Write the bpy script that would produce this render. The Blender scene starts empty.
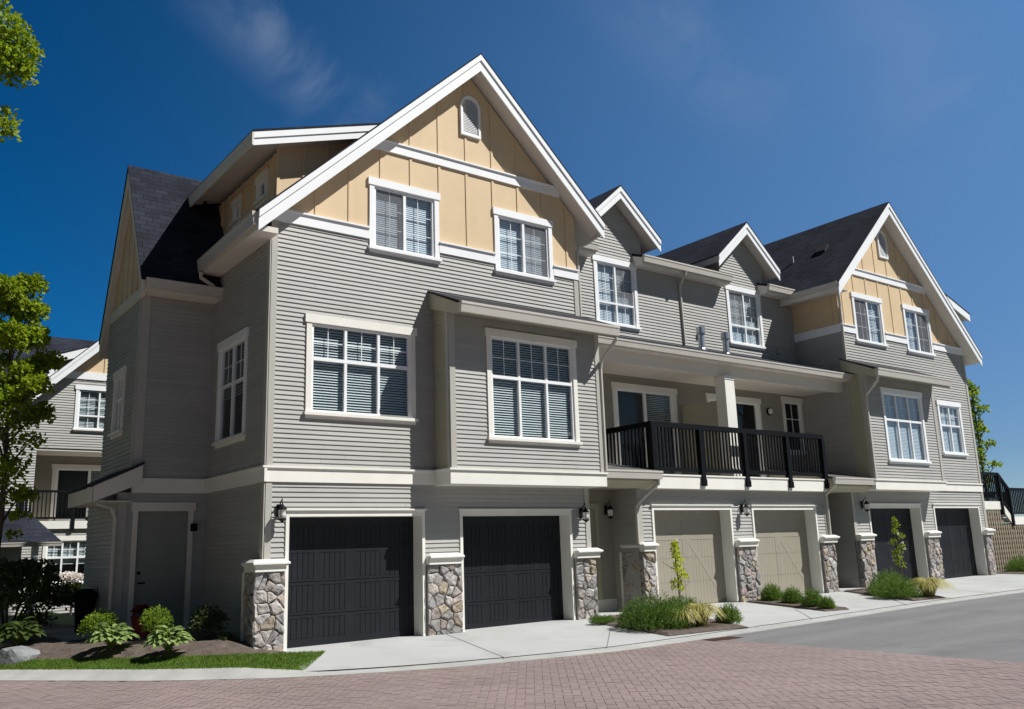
import bpy, math, random
from mathutils import Vector, Matrix
random.seed(7)
S = bpy.context.scene
COL = S.collection
R_ = math.radians

# ------------------------------------------------------------------ camera
def cam_setup():
    yaw, pit, rol = R_(37.188), R_(12.272), R_(-1.914)
    fwd = Vector((math.sin(yaw)*math.cos(pit), math.cos(yaw)*math.cos(pit), math.sin(pit)))
    rgt = Vector((math.cos(yaw), -math.sin(yaw), 0)); up = rgt.cross(fwd)
    r2 = math.cos(rol)*rgt + math.sin(rol)*up
    u2 = -math.sin(rol)*rgt + math.cos(rol)*up
    cd = bpy.data.cameras.new('camera'); c = bpy.data.objects.new('camera', cd); COL.objects.link(c)
    m = Matrix((r2, u2, -fwd)).transposed().to_4x4(); m.translation = Vector((-5.647, -14.289, 1.488))
    c.matrix_world = m
    cd.sensor_width = 36; cd.lens = 892.287/1024*36; cd.clip_end = 3000
    S.camera = c
cam_setup()

# ------------------------------------------------------------------ sky, sun, exposure
SUN_DIR = Vector((0.95, -1.0, 1.7)).normalized()
EL = math.asin(SUN_DIR.z); AZ = math.atan2(SUN_DIR.x, SUN_DIR.y)
def world_setup():
    w = bpy.data.worlds.new('World'); S.world = w; w.use_nodes = True
    nt = w.node_tree; N = nt.nodes; L = nt.links
    bg = N['Background']; bg.inputs[1].default_value = 0.05
    sky = N.new('ShaderNodeTexSky'); sky.sky_type = 'NISHITA'; sky.sun_disc = False
    sky.sun_elevation = EL; sky.sun_rotation = AZ
    sky.air_density = 0.75; sky.dust_density = 0.15; sky.ozone_density = 4.0; sky.altitude = 300
    hs = N.new('ShaderNodeHueSaturation'); hs.inputs['Saturation'].default_value = 1.12
    L.new(sky.outputs[0], hs.inputs['Color'])
    tc = N.new('ShaderNodeTexCoord')
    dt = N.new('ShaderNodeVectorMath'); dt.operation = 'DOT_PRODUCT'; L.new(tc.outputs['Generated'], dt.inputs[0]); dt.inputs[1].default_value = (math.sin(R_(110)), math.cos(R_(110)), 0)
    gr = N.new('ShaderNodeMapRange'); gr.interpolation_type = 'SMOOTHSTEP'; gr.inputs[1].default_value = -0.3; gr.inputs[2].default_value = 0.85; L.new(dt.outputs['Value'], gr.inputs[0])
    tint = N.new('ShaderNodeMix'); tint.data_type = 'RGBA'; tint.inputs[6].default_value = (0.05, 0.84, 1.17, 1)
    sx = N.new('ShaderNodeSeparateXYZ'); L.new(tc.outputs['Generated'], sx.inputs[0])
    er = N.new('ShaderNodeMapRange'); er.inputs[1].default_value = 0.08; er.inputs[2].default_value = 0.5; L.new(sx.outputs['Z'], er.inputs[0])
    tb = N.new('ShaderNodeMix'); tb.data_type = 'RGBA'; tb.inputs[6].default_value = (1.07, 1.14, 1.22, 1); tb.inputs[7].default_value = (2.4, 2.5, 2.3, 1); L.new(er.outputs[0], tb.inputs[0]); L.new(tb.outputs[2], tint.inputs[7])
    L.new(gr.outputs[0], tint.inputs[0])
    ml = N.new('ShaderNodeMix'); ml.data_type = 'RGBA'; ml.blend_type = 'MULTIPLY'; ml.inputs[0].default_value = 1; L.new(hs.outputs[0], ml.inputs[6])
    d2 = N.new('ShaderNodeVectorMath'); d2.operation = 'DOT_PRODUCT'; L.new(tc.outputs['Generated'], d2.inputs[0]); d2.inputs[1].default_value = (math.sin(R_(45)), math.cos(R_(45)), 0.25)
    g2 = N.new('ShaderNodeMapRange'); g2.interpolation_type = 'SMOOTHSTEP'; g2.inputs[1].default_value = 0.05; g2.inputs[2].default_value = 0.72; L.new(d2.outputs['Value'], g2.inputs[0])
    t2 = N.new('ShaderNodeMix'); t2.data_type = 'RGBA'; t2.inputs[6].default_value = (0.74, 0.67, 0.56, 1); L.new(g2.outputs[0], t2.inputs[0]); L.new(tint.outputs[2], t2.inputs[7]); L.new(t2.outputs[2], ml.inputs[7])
    def mth(op, x, y):
        q = N.new('ShaderNodeMath'); q.operation = op
        for i, v in enumerate((x, y)):
            if isinstance(v, (int, float)): q.inputs[i].default_value = v
            else: L.new(v, q.inputs[i])
        return q.outputs[0]
    def dotv(v):
        q = N.new('ShaderNodeVectorMath'); q.operation = 'DOT_PRODUCT'; L.new(tc.outputs['Generated'], q.inputs[0]); q.inputs[1].default_value = tuple(v); return q.outputs['Value']
    def sm(x, a, b):
        q = N.new('ShaderNodeMapRange'); q.interpolation_type = 'SMOOTHSTEP'; q.inputs[1].default_value = a; q.inputs[2].default_value = b; L.new(x, q.inputs[0]); return q.outputs[0]
    def streak(p, q, half, gain):      # a wisp of cirrus between two sky directions
        p = Vector(p); q = Vector(q); n = p.cross(q).normalized(); t = (q-p).normalized(); u = p.cross(t)
        d = dotv(n); al = dotv(t); a0 = p.dot(t); a1 = q.dot(t); w = a1-a0
        mp = N.new('ShaderNodeMapping'); mp.inputs['Rotation'].default_value = (0.4, 0.9, 0.3); mp.inputs['Scale'].default_value = (9, 4, 9); L.new(tc.outputs['Generated'], mp.inputs[0])
        nz = N.new('ShaderNodeTexNoise'); nz.inputs['Scale'].default_value = 1.0; nz.inputs['Detail'].default_value = 7; nz.inputs['Roughness'].default_value = 0.6; nz.inputs['Distortion'].default_value = 0.8; L.new(mp.outputs[0], nz.inputs['Vector'])
        wob = mth('ADD', d, mth('MULTIPLY', mth('SUBTRACT', nz.outputs[0], 0.5), half*1.4))
        prof = mth('SUBTRACT', 1.0, mth('MULTIPLY', mth('ABSOLUTE', wob, 0), 1/half)); prof = sm(prof, 0.0, 1.0)
        ends = mth('MULTIPLY', sm(al, a0-w*.5, a0+w*.2), mth('SUBTRACT', 1.0, sm(al, a1-w*.3, a1+w*.4)))
        return mth('MULTIPLY', mth('MULTIPLY', mth('MULTIPLY', prof, ends), sm(nz.outputs[0], 0.25, 0.75)), gain)
    c1 = streak((.261, .798, .544), (.398, .796, .457), .055, .46)
    c2 = streak((.60, .58, .553), (.73, .522, .439), .075, .22)
    c3 = streak((.74, .40, .54), (.84, .40, .36), .10, .16)
    rp_o = mth('ADD', mth('ADD', c1, c2), c3)
    mx = N.new('ShaderNodeMix'); mx.data_type = 'RGBA'
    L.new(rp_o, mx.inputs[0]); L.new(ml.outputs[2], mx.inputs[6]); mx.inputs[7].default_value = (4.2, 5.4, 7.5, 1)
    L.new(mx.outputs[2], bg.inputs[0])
world_setup()
def sun_setup():
    sd = bpy.data.lights.new('sun', 'SUN'); sd.energy = 5.0; sd.angle = R_(0.5); sd.color = (1.0, 0.975, 0.93)
    o = bpy.data.objects.new('sun', sd); COL.objects.link(o)
    o.rotation_euler = SUN_DIR.to_track_quat('Z', 'Y').to_euler(); o.location = SUN_DIR*60
sun_setup()
S.view_settings.view_transform = 'Standard'; S.view_settings.look = 'None'
S.view_settings.exposure = 0.38; S.view_settings.gamma = 1; S.view_settings.use_curve_mapping = False
S.render.engine = 'CYCLES'

# ------------------------------------------------------------------ materials
def mat(name, col, rough=0.7, var=0.08, vscale=3.0, bump=0.0, bscale=60, spec=0.3, island=0.0, attr=None, streak=0.0, metal=0.0, translucent=0.0, col2=None, aniso=None, stain=0.0):
    m = bpy.data.materials.new(name); m.use_nodes = True
    nt = m.node_tree; N = nt.nodes; L = nt.links; b = N['Principled BSDF']
    b.inputs['Roughness'].default_value = rough; b.inputs['Specular IOR Level'].default_value = spec; b.inputs['Metallic'].default_value = metal
    tc = N.new('ShaderNodeTexCoord')
    nz = N.new('ShaderNodeTexNoise'); nz.inputs['Scale'].default_value = vscale; nz.inputs['Detail'].default_value = 5
    if aniso:
        mp = N.new('ShaderNodeMapping'); mp.inputs['Scale'].default_value = aniso; L.new(tc.outputs['Object'], mp.inputs[0]); L.new(mp.outputs[0], nz.inputs['Vector'])
    elif streak:
        mp = N.new('ShaderNodeMapping'); mp.inputs['Scale'].default_value = (1, 1, streak); L.new(tc.outputs['Object'], mp.inputs[0]); L.new(mp.outputs[0], nz.inputs['Vector'])
    else:
        L.new(tc.outputs['Object'], nz.inputs['Vector'])
    mr = N.new('ShaderNodeMapRange'); mr.inputs[1].default_value = 0.25; mr.inputs[2].default_value = 0.75
    mr.inputs[3].default_value = 1-var; mr.inputs[4].default_value = 1+var
    L.new(nz.outputs[0], mr.inputs[0])
    if attr:
        a = N.new('ShaderNodeAttribute'); a.attribute_name = attr; src = a.outputs['Color']
    elif col2:
        g = N.new('ShaderNodeNewGeometry'); mc = N.new('ShaderNodeMix'); mc.data_type = 'RGBA'
        mc.inputs[6].default_value = (*col, 1); mc.inputs[7].default_value = (*col2, 1)
        L.new(g.outputs['Random Per Island'], mc.inputs[0]); src = mc.outputs[2]
    else:
        rgb = N.new('ShaderNodeRGB'); rgb.outputs[0].default_value = (*col, 1); src = rgb.outputs[0]
    vm = N.new('ShaderNodeVectorMath'); vm.operation = 'SCALE'
    L.new(src, vm.inputs[0]); L.new(mr.outputs[0], vm.inputs['Scale'])
    out = vm.outputs[0]
    if stain:      # blotches with an edge of their own
        ns = N.new('ShaderNodeTexNoise'); ns.inputs['Scale'].default_value = 0.9; ns.inputs['Detail'].default_value = 7; ns.inputs['Roughness'].default_value = 0.65; ns.inputs['Distortion'].default_value = 0.5; L.new(tc.outputs['Object'], ns.inputs['Vector'])
        rs = N.new('ShaderNodeMapRange'); rs.interpolation_type = 'SMOOTHSTEP'; rs.inputs[1].default_value = 0.52; rs.inputs[2].default_value = 0.68; rs.inputs[3].default_value = 1.0; rs.inputs[4].default_value = 1-stain; L.new(ns.outputs[0], rs.inputs[0])
        vs = N.new('ShaderNodeVectorMath'); vs.operation = 'SCALE'; L.new(out, vs.inputs[0]); L.new(rs.outputs[0], vs.inputs['Scale']); out = vs.outputs[0]
    if island:
        g = N.new('ShaderNodeNewGeometry'); m2 = N.new('ShaderNodeMapRange'); m2.inputs[3].default_value = 1-island; m2.inputs[4].default_value = 1+island
        L.new(g.outputs['Random Per Island'], m2.inputs[0]); v2 = N.new('ShaderNodeVectorMath'); v2.operation = 'SCALE'
        L.new(out, v2.inputs[0]); L.new(m2.outputs[0], v2.inputs['Scale']); out = v2.outputs[0]
    L.new(out, b.inputs['Base Color'])
    if bump:
        n2 = N.new('ShaderNodeTexNoise'); n2.inputs['Scale'].default_value = bscale; n2.inputs['Detail'].default_value = 4
        L.new(tc.outputs['Object'], n2.inputs['Vector'])
        bp = N.new('ShaderNodeBump'); bp.inputs['Strength'].default_value = bump; bp.inputs['Distance'].default_value = 0.02
        L.new(n2.outputs[0], bp.inputs['Height']); L.new(bp.outputs[0], b.inputs['Normal'])
    if translucent:
        tr = N.new('ShaderNodeBsdfTranslucent'); L.new(out, tr.inputs[0]); ms = N.new('ShaderNodeMixShader'); ms.inputs[0].default_value = translucent
        L.new(b.outputs[0], ms.inputs[1]); L.new(tr.outputs[0], ms.inputs[2]); L.new(ms.outputs[0], N['Material Output'].inputs[0])
    return m

def brick_mat(name, c1, c2, cm, w, h, mortar, offset=0.5, rough=0.9, bump=0.4, var=0.25, vscale=0.7, rot=0.0, spec=0.2):
    m = bpy.data.materials.new(name); m.use_nodes = True
    nt = m.node_tree; N = nt.nodes; L = nt.links; b = N['Principled BSDF']
    b.inputs['Roughness'].default_value = rough; b.inputs['Specular IOR Level'].default_value = spec
    uv = N.new('ShaderNodeUVMap'); mp = N.new('ShaderNodeMapping'); mp.inputs['Rotation'].default_value[2] = rot
    L.new(uv.outputs[0], mp.inputs[0])
    br = N.new('ShaderNodeTexBrick'); br.offset = offset; br.inputs['Scale'].default_value = 1; br.inputs['Brick Width'].default_value = w; br.inputs['Row Height'].default_value = h
    br.inputs['Mortar Size'].default_value = mortar; br.inputs['Color1'].default_value = (*c1, 1); br.inputs['Color2'].default_value = (*c2, 1); br.inputs['Mortar'].default_value = (*cm, 1)
    br.inputs['Mortar Smooth'].default_value = 0.3; br.inputs['Bias'].default_value = 0.0
    L.new(mp.outputs[0], br.inputs['Vector'])
    nz = N.new('ShaderNodeTexNoise'); nz.inputs['Scale'].default_value = vscale; nz.inputs['Detail'].default_value = 6; L.new(uv.outputs[0], nz.inputs['Vector'])
    mr = N.new('ShaderNodeMapRange'); mr.inputs[1].default_value = 0.3; mr.inputs[2].default_value = 0.7; mr.inputs[3].default_value = 1-var; mr.inputs[4].default_value = 1+var
    L.new(nz.outputs[0], mr.inputs[0])
    n3 = N.new('ShaderNodeTexNoise'); n3.inputs['Scale'].default_value = 40; L.new(uv.outputs[0], n3.inputs['Vector'])
    m3 = N.new('ShaderNodeMapRange'); m3.inputs[1].default_value = 0.3; m3.inputs[2].default_value = 0.7; m3.inputs[3].default_value = 0.85; m3.inputs[4].default_value = 1.15
    L.new(n3.outputs[0], m3.inputs[0])
    mu = N.new('ShaderNodeMath'); mu.operation = 'MULTIPLY'; L.new(mr.outputs[0], mu.inputs[0]); L.new(m3.outputs[0], mu.inputs[1])
    vm = N.new('ShaderNodeVectorMath'); vm.operation = 'SCALE'; L.new(br.outputs[0], vm.inputs[0]); L.new(mu.outputs[0], vm.inputs['Scale'])
    L.new(vm.outputs[0], b.inputs['Base Color'])
    iv = N.new('ShaderNodeMath'); iv.operation = 'SUBTRACT'; iv.inputs[0].default_value = 1; L.new(br.outputs['Fac'], iv.inputs[1])
    ad = N.new('ShaderNodeMath'); ad.operation = 'MULTIPLY_ADD'; L.new(n3.outputs[0], ad.inputs[0]); ad.inputs[1].default_value = 0.4; L.new(iv.outputs[0], ad.inputs[2])
    bp = N.new('ShaderNodeBump'); bp.inputs['Strength'].default_value = bump; bp.inputs['Distance'].default_value = 0.01
    L.new(ad.outputs[0], bp.inputs['Height']); L.new(bp.outputs[0], b.inputs['Normal'])
    return m

def glass_mat(name, tint, gl=1.0, f0=0.055, wob=0.12):
    m = bpy.data.materials.new(name); m.use_nodes = True
    nt = m.node_tree; N = nt.nodes; L = nt.links; N.remove(N['Principled BSDF'])
    tr = N.new('ShaderNodeBsdfTransparent'); tr.inputs[0].default_value = (*tint, 1)
    g = N.new('ShaderNodeBsdfGlossy'); g.inputs['Roughness'].default_value = 0.02; g.inputs['Color'].default_value = (gl, gl, gl, 1)
    tc = N.new('ShaderNodeTexCoord'); nz = N.new('ShaderNodeTexNoise'); nz.inputs['Scale'].default_value = 0.9; nz.inputs['Detail'].default_value = 1
    L.new(tc.outputs['Object'], nz.inputs['Vector']); bp = N.new('ShaderNodeBump'); bp.inputs['Strength'].default_value = wob; bp.inputs['Distance'].default_value = 0.05
    L.new(nz.outputs[0], bp.inputs['Height']); L.new(bp.outputs[0], g.inputs['Normal'])
    ge = N.new('ShaderNodeNewGeometry'); dp = N.new('ShaderNodeVectorMath'); dp.operation = 'DOT_PRODUCT'
    L.new(ge.outputs['Incoming'], dp.inputs[0]); L.new(ge.outputs['Normal'], dp.inputs[1])
    def mth(op, x, y=None):
        q = N.new('ShaderNodeMath'); q.operation = op
        if isinstance(x, (int, float)): q.inputs[0].default_value = x
        else: L.new(x, q.inputs[0])
        if y is not None:
            if isinstance(y, (int, float)): q.inputs[1].default_value = y
            else: L.new(y, q.inputs[1])
        return q.outputs[0]
    om = mth('SUBTRACT', 1.0, mth('ABSOLUTE', dp.outputs['Value']))
    lw_o = mth('ADD', mth('MULTIPLY', mth('POWER', om, 5.0), 1-f0), f0)
    ms = N.new('ShaderNodeMixShader'); L.new(lw_o, ms.inputs[0]); L.new(tr.outputs[0], ms.inputs[1]); L.new(g.outputs[0], ms.inputs[2])
    L.new(ms.outputs[0], N['Material Output'].inputs[0])
    return m

M = {}
M['siding'] = mat('grey_siding', (0.378, 0.373, 0.355), 0.6, 0.05, 1.2, island=0.045, stain=0.05)
M['corner'] = mat('grey_trim', (0.41, 0.40, 0.365), 0.6, 0.04, 2)
M['plain'] = mat('grey_smooth_wall', (0.33, 0.31, 0.265), 0.65, 0.05, 1.5)
M['beige'] = mat('beige_panel', (0.64, 0.49, 0.31), 0.6, 0.05, 1.6, stain=0.05)
M['white'] = mat('white_paint', (0.80, 0.815, 0.83), 0.5, 0.03, 2.5)
M['cream'] = mat('cream_paint', (0.76, 0.745, 0.69), 0.5, 0.05, 2.0)
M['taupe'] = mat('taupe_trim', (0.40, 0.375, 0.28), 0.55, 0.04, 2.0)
M['gutter'] = mat('gutter_metal', (0.50, 0.475, 0.43), 0.45, 0.05, 2.0)
M['soffit'] = mat('soffit_paint', (0.66, 0.62, 0.56), 0.7, 0.04, 1.0)
M['vinyl'] = mat('white_vinyl', (0.82, 0.83, 0.84), 0.35, 0.02, 2, spec=0.5)
M['blind'] = mat('blind_slat', (0.74, 0.76, 0.76), 0.5, 0.03, 2)
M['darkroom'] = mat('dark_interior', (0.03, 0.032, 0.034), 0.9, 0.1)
M['glass'] = glass_mat('window_glass', (0.78, 0.84, 0.86))
M['glass_up'] = glass_mat('upper_window_glass', (0.80, 0.87, 0.93), f0=0.14, wob=0.03)
M['glass_dark'] = glass_mat('door_glass', (0.45, 0.52, 0.55))
def screen_mat():
    m = bpy.data.materials.new('insect_mesh'); m.use_nodes = True; N = m.node_tree.nodes; L = m.node_tree.links; b = N['Principled BSDF']
    b.inputs['Base Color'].default_value = (.22, .22, .23, 1); b.inputs['Roughness'].default_value = .8; b.inputs['Alpha'].default_value = 0.36
    return m
M['screen'] = screen_mat()
M['charcoal'] = mat('charcoal_door_paint', (0.013, 0.015, 0.019), 0.5, 0.1, 3, spec=0.22)
M['tan_door'] = mat('taupe_door_paint', (0.30, 0.275, 0.225), 0.55, 0.05, 2)
M['grey_door'] = mat('grey_green_door_paint', (0.23, 0.24, 0.225), 0.45, 0.05, 2)
M['brown_door'] = mat('brown_door_paint', (0.09, 0.06, 0.045), 0.45, 0.1, 2)
M['stone'] = mat('field_stone', (0.3, 0.28, 0.25), 0.85, 0.38, 9, bump=1.0, bscale=11, attr='tint')
M['mortar'] = mat('mortar', (0.21, 0.185, 0.165), 0.95, 0.2, 12, bump=0.5)
M['black'] = mat('black_metal', (0.004, 0.005, 0.007), 0.55, 0.1, 4, spec=0.12)
M['lamp_glass'] = mat('frosted_lamp_glass', (0.72, 0.70, 0.66), 0.3, 0.05, 3)
M['shingle'] = brick_mat('roof_shingle', (0.014, 0.016, 0.025), (0.025, 0.029, 0.042), (0.009, 0.010, 0.015), 0.26, 0.13, 0.008, bump=0.45, var=0.3, vscale=0.9, spec=0.15)
M['shingle_edge'] = mat('shingle_edge', (0.02, 0.02, 0.023), 0.9, 0.2, 8)
M['porch_shingle'] = brick_mat('porch_shingle', (0.09, 0.088, 0.09), (0.13, 0.127, 0.127), (0.05, 0.05, 0.05), 0.32, 0.14, 0.012, bump=0.7, var=0.25)
M['steel'] = mat('galvanised_steel', (0.5, 0.52, 0.55), 0.35, 0.1, 5, metal=0.8)
M['concrete'] = mat('concrete', (0.385, 0.392, 0.385), 0.85, 0.10, 0.55, bump=0.3, bscale=90, stain=0.14)
M['kerb'] = mat('kerb_concrete', (0.36, 0.36, 0.345), 0.85, 0.16, 1.8, bump=0.3, bscale=80)
M['joint'] = mat('expansion_joint', (0.19, 0.185, 0.175), 0.95, 0.1)  # dark grey of the driveway's expansion joints
M['asphalt'] = mat('asphalt', (0.176, 0.174, 0.176), 0.9, 0.16, 1.0, bump=0.7, bscale=110, aniso=(0.22, 1.7, 1), stain=0.16)
M['pavers'] = brick_mat('brick_pavers', (0.20, 0.142, 0.132), (0.265, 0.195, 0.178), (0.15, 0.118, 0.11), 0.21, 0.105, 0.008, bump=0.45, var=0.16, vscale=0.35)
M['soil'] = mat('mulch_soil', (0.105, 0.083, 0.068), 0.95, 0.35, 9, bump=1.0, bscale=45)
M['earth'] = mat('distant_ground', (0.11, 0.12, 0.06), 0.95, 0.3, 0.2)
M['turf'] = mat('turf', (0.07, 0.12, 0.025), 0.9, 0.3, 5)
M['grass'] = mat('grass_blades', (0.085, 0.17, 0.018), 0.6, 0.2, 3, translucent=0.3, col2=(0.17, 0.26, 0.035))
M['rock'] = mat('grey_rock', (0.20, 0.21, 0.215), 0.85, 0.3, 5, bump=0.8, bscale=14)
M['wood'] = mat('weathered_wood', (0.25, 0.21, 0.155), 0.85, 0.2, 6)
M['bark'] = mat('bark', (0.075, 0.06, 0.045), 0.9, 0.3, 14, bump=0.7, bscale=30)
M['red'] = mat('red_glaze', (0.22, 0.012, 0.018), 0.4, 0.1)
def leafm(n, a, b, t=0.35): return mat(n, a, 0.5, 0.12, 2.0, spec=0.3, translucent=t, col2=b)
M['leaf_maple'] = leafm('maple_leaf', (0.14, 0.23, 0.010), (0.34, 0.42, 0.022), 0.5)
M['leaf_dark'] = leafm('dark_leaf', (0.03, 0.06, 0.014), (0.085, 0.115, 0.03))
M['leaf_box'] = leafm('box_leaf', (0.09, 0.175, 0.022), (0.20, 0.31, 0.05))
M['leaf_lime'] = leafm('lime_leaf', (0.36, 0.44, 0.012), (0.58, 0.62, 0.04), 0.5)
M['leaf_bright'] = leafm('bright_leaf', (0.12, 0.22, 0.015), (0.26, 0.36, 0.03))
M['leaf_lime2'] = leafm('rose_leaf', (0.17, 0.26, 0.015), (0.34, 0.40, 0.04), 0.45)
M['leaf_needle'] = leafm('needle_leaf', (0.065, 0.14, 0.018), (0.16, 0.26, 0.042))
M['leaf_hosta'] = leafm('hosta_leaf', (0.14, 0.24, 0.05), (0.36, 0.44, 0.18))
M['straw'] = leafm('straw_grass', (0.40, 0.37, 0.09), (0.60, 0.55, 0.24))
M['petal'] = leafm('white_petal', (0.75, 0.68, 0.64), (0.85, 0.80, 0.76), 0.3)

# ------------------------------------------------------------------ mesh helpers
class MB:
    def __init__(s): s.v = []; s.f = []; s.m = []; s.c = []; s.cur = 0; s.col = (1, 1, 1)
    def poly(s, pts):
        i = len(s.v); s.v += [tuple(p) for p in pts]; s.f.append(tuple(range(i, i+len(pts)))); s.m.append(s.cur); s.c.append(s.col)
    def hexa(s, p):   # 8 points: bottom 0-3, top 4-7
        i = len(s.v); s.v += [tuple(q) for q in p]
        for a in ((0,3,2,1),(4,5,6,7),(0,1,5,4),(1,2,6,5),(2,3,7,6),(3,0,4,7)):
            s.f.append(tuple(i+k for k in a)); s.m.append(s.cur); s.c.append(s.col)
    def box(s, x0, x1, y0, y1, z0, z1):
        if x0 > x1: x0, x1 = x1, x0
        if y0 > y1: y0, y1 = y1, y0
        if z0 > z1: z0, z1 = z1, z0
        s.hexa([(x0,y0,z0),(x1,y0,z0),(x1,y1,z0),(x0,y1,z0),(x0,y0,z1),(x1,y0,z1),(x1,y1,z1),(x0,y1,z1)])
    def fbox(s, F, s0, s1, z0, z1, o0, o1):
        if s0 > s1: s0, s1 = s1, s0
        s.hexa([F(s0,z0,o0),F(s1,z0,o0),F(s1,z0,o1),F(s0,z0,o1),F(s0,z1,o0),F(s1,z1,o0),F(s1,z1,o1),F(s0,z1,o1)])
    def prism(s, prof, ext):   # prof list of 3D points (planar), ext vector
        ext = Vector(ext); n = len(prof); i = len(s.v)
        s.v += [tuple(p) for p in prof] + [tuple(Vector(p)+ext) for p in prof]
        fs = [tuple(range(i, i+n)), tuple(range(i+2*n-1, i+n-1, -1))] + [(i+k, i+(k+1) % n, i+n+(k+1) % n, i+n+k) for k in range(n)]
        for f in fs: s.f.append(f); s.m.append(s.cur); s.c.append(s.col)
    def bar(s, a, b, w, h, up=(0,0,1)):
        a = Vector(a); b = Vector(b); d = (b-a).normalized(); u = Vector(up)
        if abs(d.dot(u)) > 0.98: u = Vector((1,0,0))
        r = d.cross(u).normalized()*w/2; q = r.cross(d).normalized()*h/2
        s.hexa([a-r-q, a+r-q, b+r-q, b-r-q, a-r+q, a+r+q, b+r+q, b-r+q])
    def tube(s, pts, rad, n=8):
        pts = [Vector(p) for p in pts]; rr = rad if isinstance(rad, (list, tuple)) else [rad]*len(pts)
        i = len(s.v); ref = Vector((0.31, 0.57, 0.76))
        for k, p in enumerate(pts):
            d = (pts[min(k+1, len(pts)-1)] - pts[max(k-1, 0)]).normalized()
            a = d.cross(ref).normalized(); b = d.cross(a)
            for j in range(n):
                t = 2*math.pi*j/n; s.v.append(tuple(p + (a*math.cos(t)+b*math.sin(t))*rr[k]))
        for k in range(len(pts)-1):
            for j in range(n):
                s.f.append((i+k*n+j, i+k*n+(j+1) % n, i+(k+1)*n+(j+1) % n, i+(k+1)*n+j)); s.m.append(s.cur); s.c.append(s.col)
        s.f.append(tuple(i+j for j in range(n))); s.m.append(s.cur); s.c.append(s.col)
        s.f.append(tuple(i+(len(pts)-1)*n+j for j in range(n))); s.m.append(s.cur); s.c.append(s.col)
    def lathe(s, c, prof, n=12):
        i = len(s.v)
        for r, z in prof:
            for j in range(n):
                t = 2*math.pi*j/n; s.v.append((c[0]+r*math.cos(t), c[1]+r*math.sin(t), c[2]+z))
        for k in range(len(prof)-1):
            for j in range(n):
                s.f.append((i+k*n+j, i+k*n+(j+1) % n, i+(k+1)*n+(j+1) % n, i+(k+1)*n+j)); s.m.append(s.cur); s.c.append(s.col)
        for k in (0, len(prof)-1):
            s.f.append(tuple(i+k*n+j for j in range(n))); s.m.append(s.cur); s.c.append(s.col)

def obj(name, mb, mats, parent=None, smooth=False, bevel=0.0):
    me = bpy.data.meshes.new(name); me.from_pydata(mb.v, [], mb.f); 
    if not isinstance(mats, (list, tuple)): mats = [mats]
    for m in mats: me.materials.append(M[m] if isinstance(m, str) else m)
    me.polygons.foreach_set('material_index', mb.m)
    if smooth: me.polygons.foreach_set('use_smooth', [True]*len(mb.f))
    uvl = me.uv_layers.new(name='UVMap'); Z = Vector((0, 0, 1)); buf = [0.0]*(2*len(me.loops))
    if len(mb.f) < 4000:
        for p in me.polygons:
            n = p.normal
            if abs(n.z) > 0.985: h = Vector((1, 0, 0)); q = Vector((0, 1, 0))
            else:
                h = Z.cross(n).normalized(); q = n.cross(h)
            for li in p.loop_indices:
                co = me.vertices[me.loops[li].vertex_index].co
                buf[2*li] = co.dot(h); buf[2*li+1] = co.dot(q)
        uvl.data.foreach_set('uv', buf)
    if any(c != (1, 1, 1) for c in mb.c):
        at = me.attributes.new('tint', 'FLOAT_COLOR', 'FACE')
        fl = []
        for c in mb.c: fl += [c[0], c[1], c[2], 1]
        at.data.foreach_set('color', fl)
    o = bpy.data.objects.new(name, me); COL.objects.link(o)
    if parent: o.parent = parent
    if bevel:
        bm = o.modifiers.new('bevel', 'BEVEL'); bm.width = bevel; bm.segments = 2; bm.limit_method = 'ANGLE'
    return o
def tag(o, label, cat, group=None, kind=None):
    if label: o['label'] = label
    if cat: o['category'] = cat
    if group: o['group'] = group
    if kind: o['kind'] = kind
    return o
def thing(name, label, cat, loc=(0,0,0), group=None):
    o = bpy.data.objects.new(name, None); COL.objects.link(o); o.location = loc; o.empty_display_size = 0.2
    return tag(o, label, cat, group)
def struct(name, mb, m, **k):
    o = obj(name, mb, m, **k); o['kind'] = 'structure'; return o
def each(name, m, parent, boxes, F=None):
    for q in boxes:
        b = MB()
        if F: b.fbox(F, *q)
        else: b.box(*q)
        obj(name, b, m, parent)
def frame(o, sd, nd):
    o = Vector(o); sd = Vector(sd); nd = Vector(nd)
    return lambda s, z, off=0.0: o + sd*s + nd*off + Vector((0, 0, z))
def FY(y): return frame((0, y, 0), (1, 0, 0), (0, -1, 0))        # faces the street
def FX(x): return frame((x, 0, 0), (0, 1, 0), (-1, 0, 0))        # faces left

def span(poly, z):
    xs = []
    for i in range(len(poly)):
        (a, za), (b, zb) = poly[i], poly[(i+1) % len(poly)]
        if (za-z)*(zb-z) <= 0 and za != zb: xs.append(a+(b-a)*(z-za)/(zb-za))
    return (min(xs), max(xs)) if len(xs) > 1 else None
def rows(poly, holes, zs):
    for z0, z1 in zip(zs[:-1], zs[1:]):
        e = min(1e-4, (z1-z0)/4); a = span(poly, z0+e); b = span(poly, z1-e)
        if not a or not b: continue
        zm = (z0+z1)/2; cuts = sorted((h[0], h[1]) for h in holes if h[2] <= zm <= h[3])
        lo = (a[0], b[0])
        for h0, h1 in cuts:
            if min(lo) < h0: yield z0, z1, lo[0], h0, lo[1], h0
            lo = (max(lo[0], h1), max(lo[1], h1))
        if lo[0] < a[1] - 1e-3 or lo[1] < b[1] - 1e-3:
            yield z0, z1, lo[0], max(a[1], lo[0]), lo[1], max(b[1], lo[1])
RS = random.Random(77)
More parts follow.
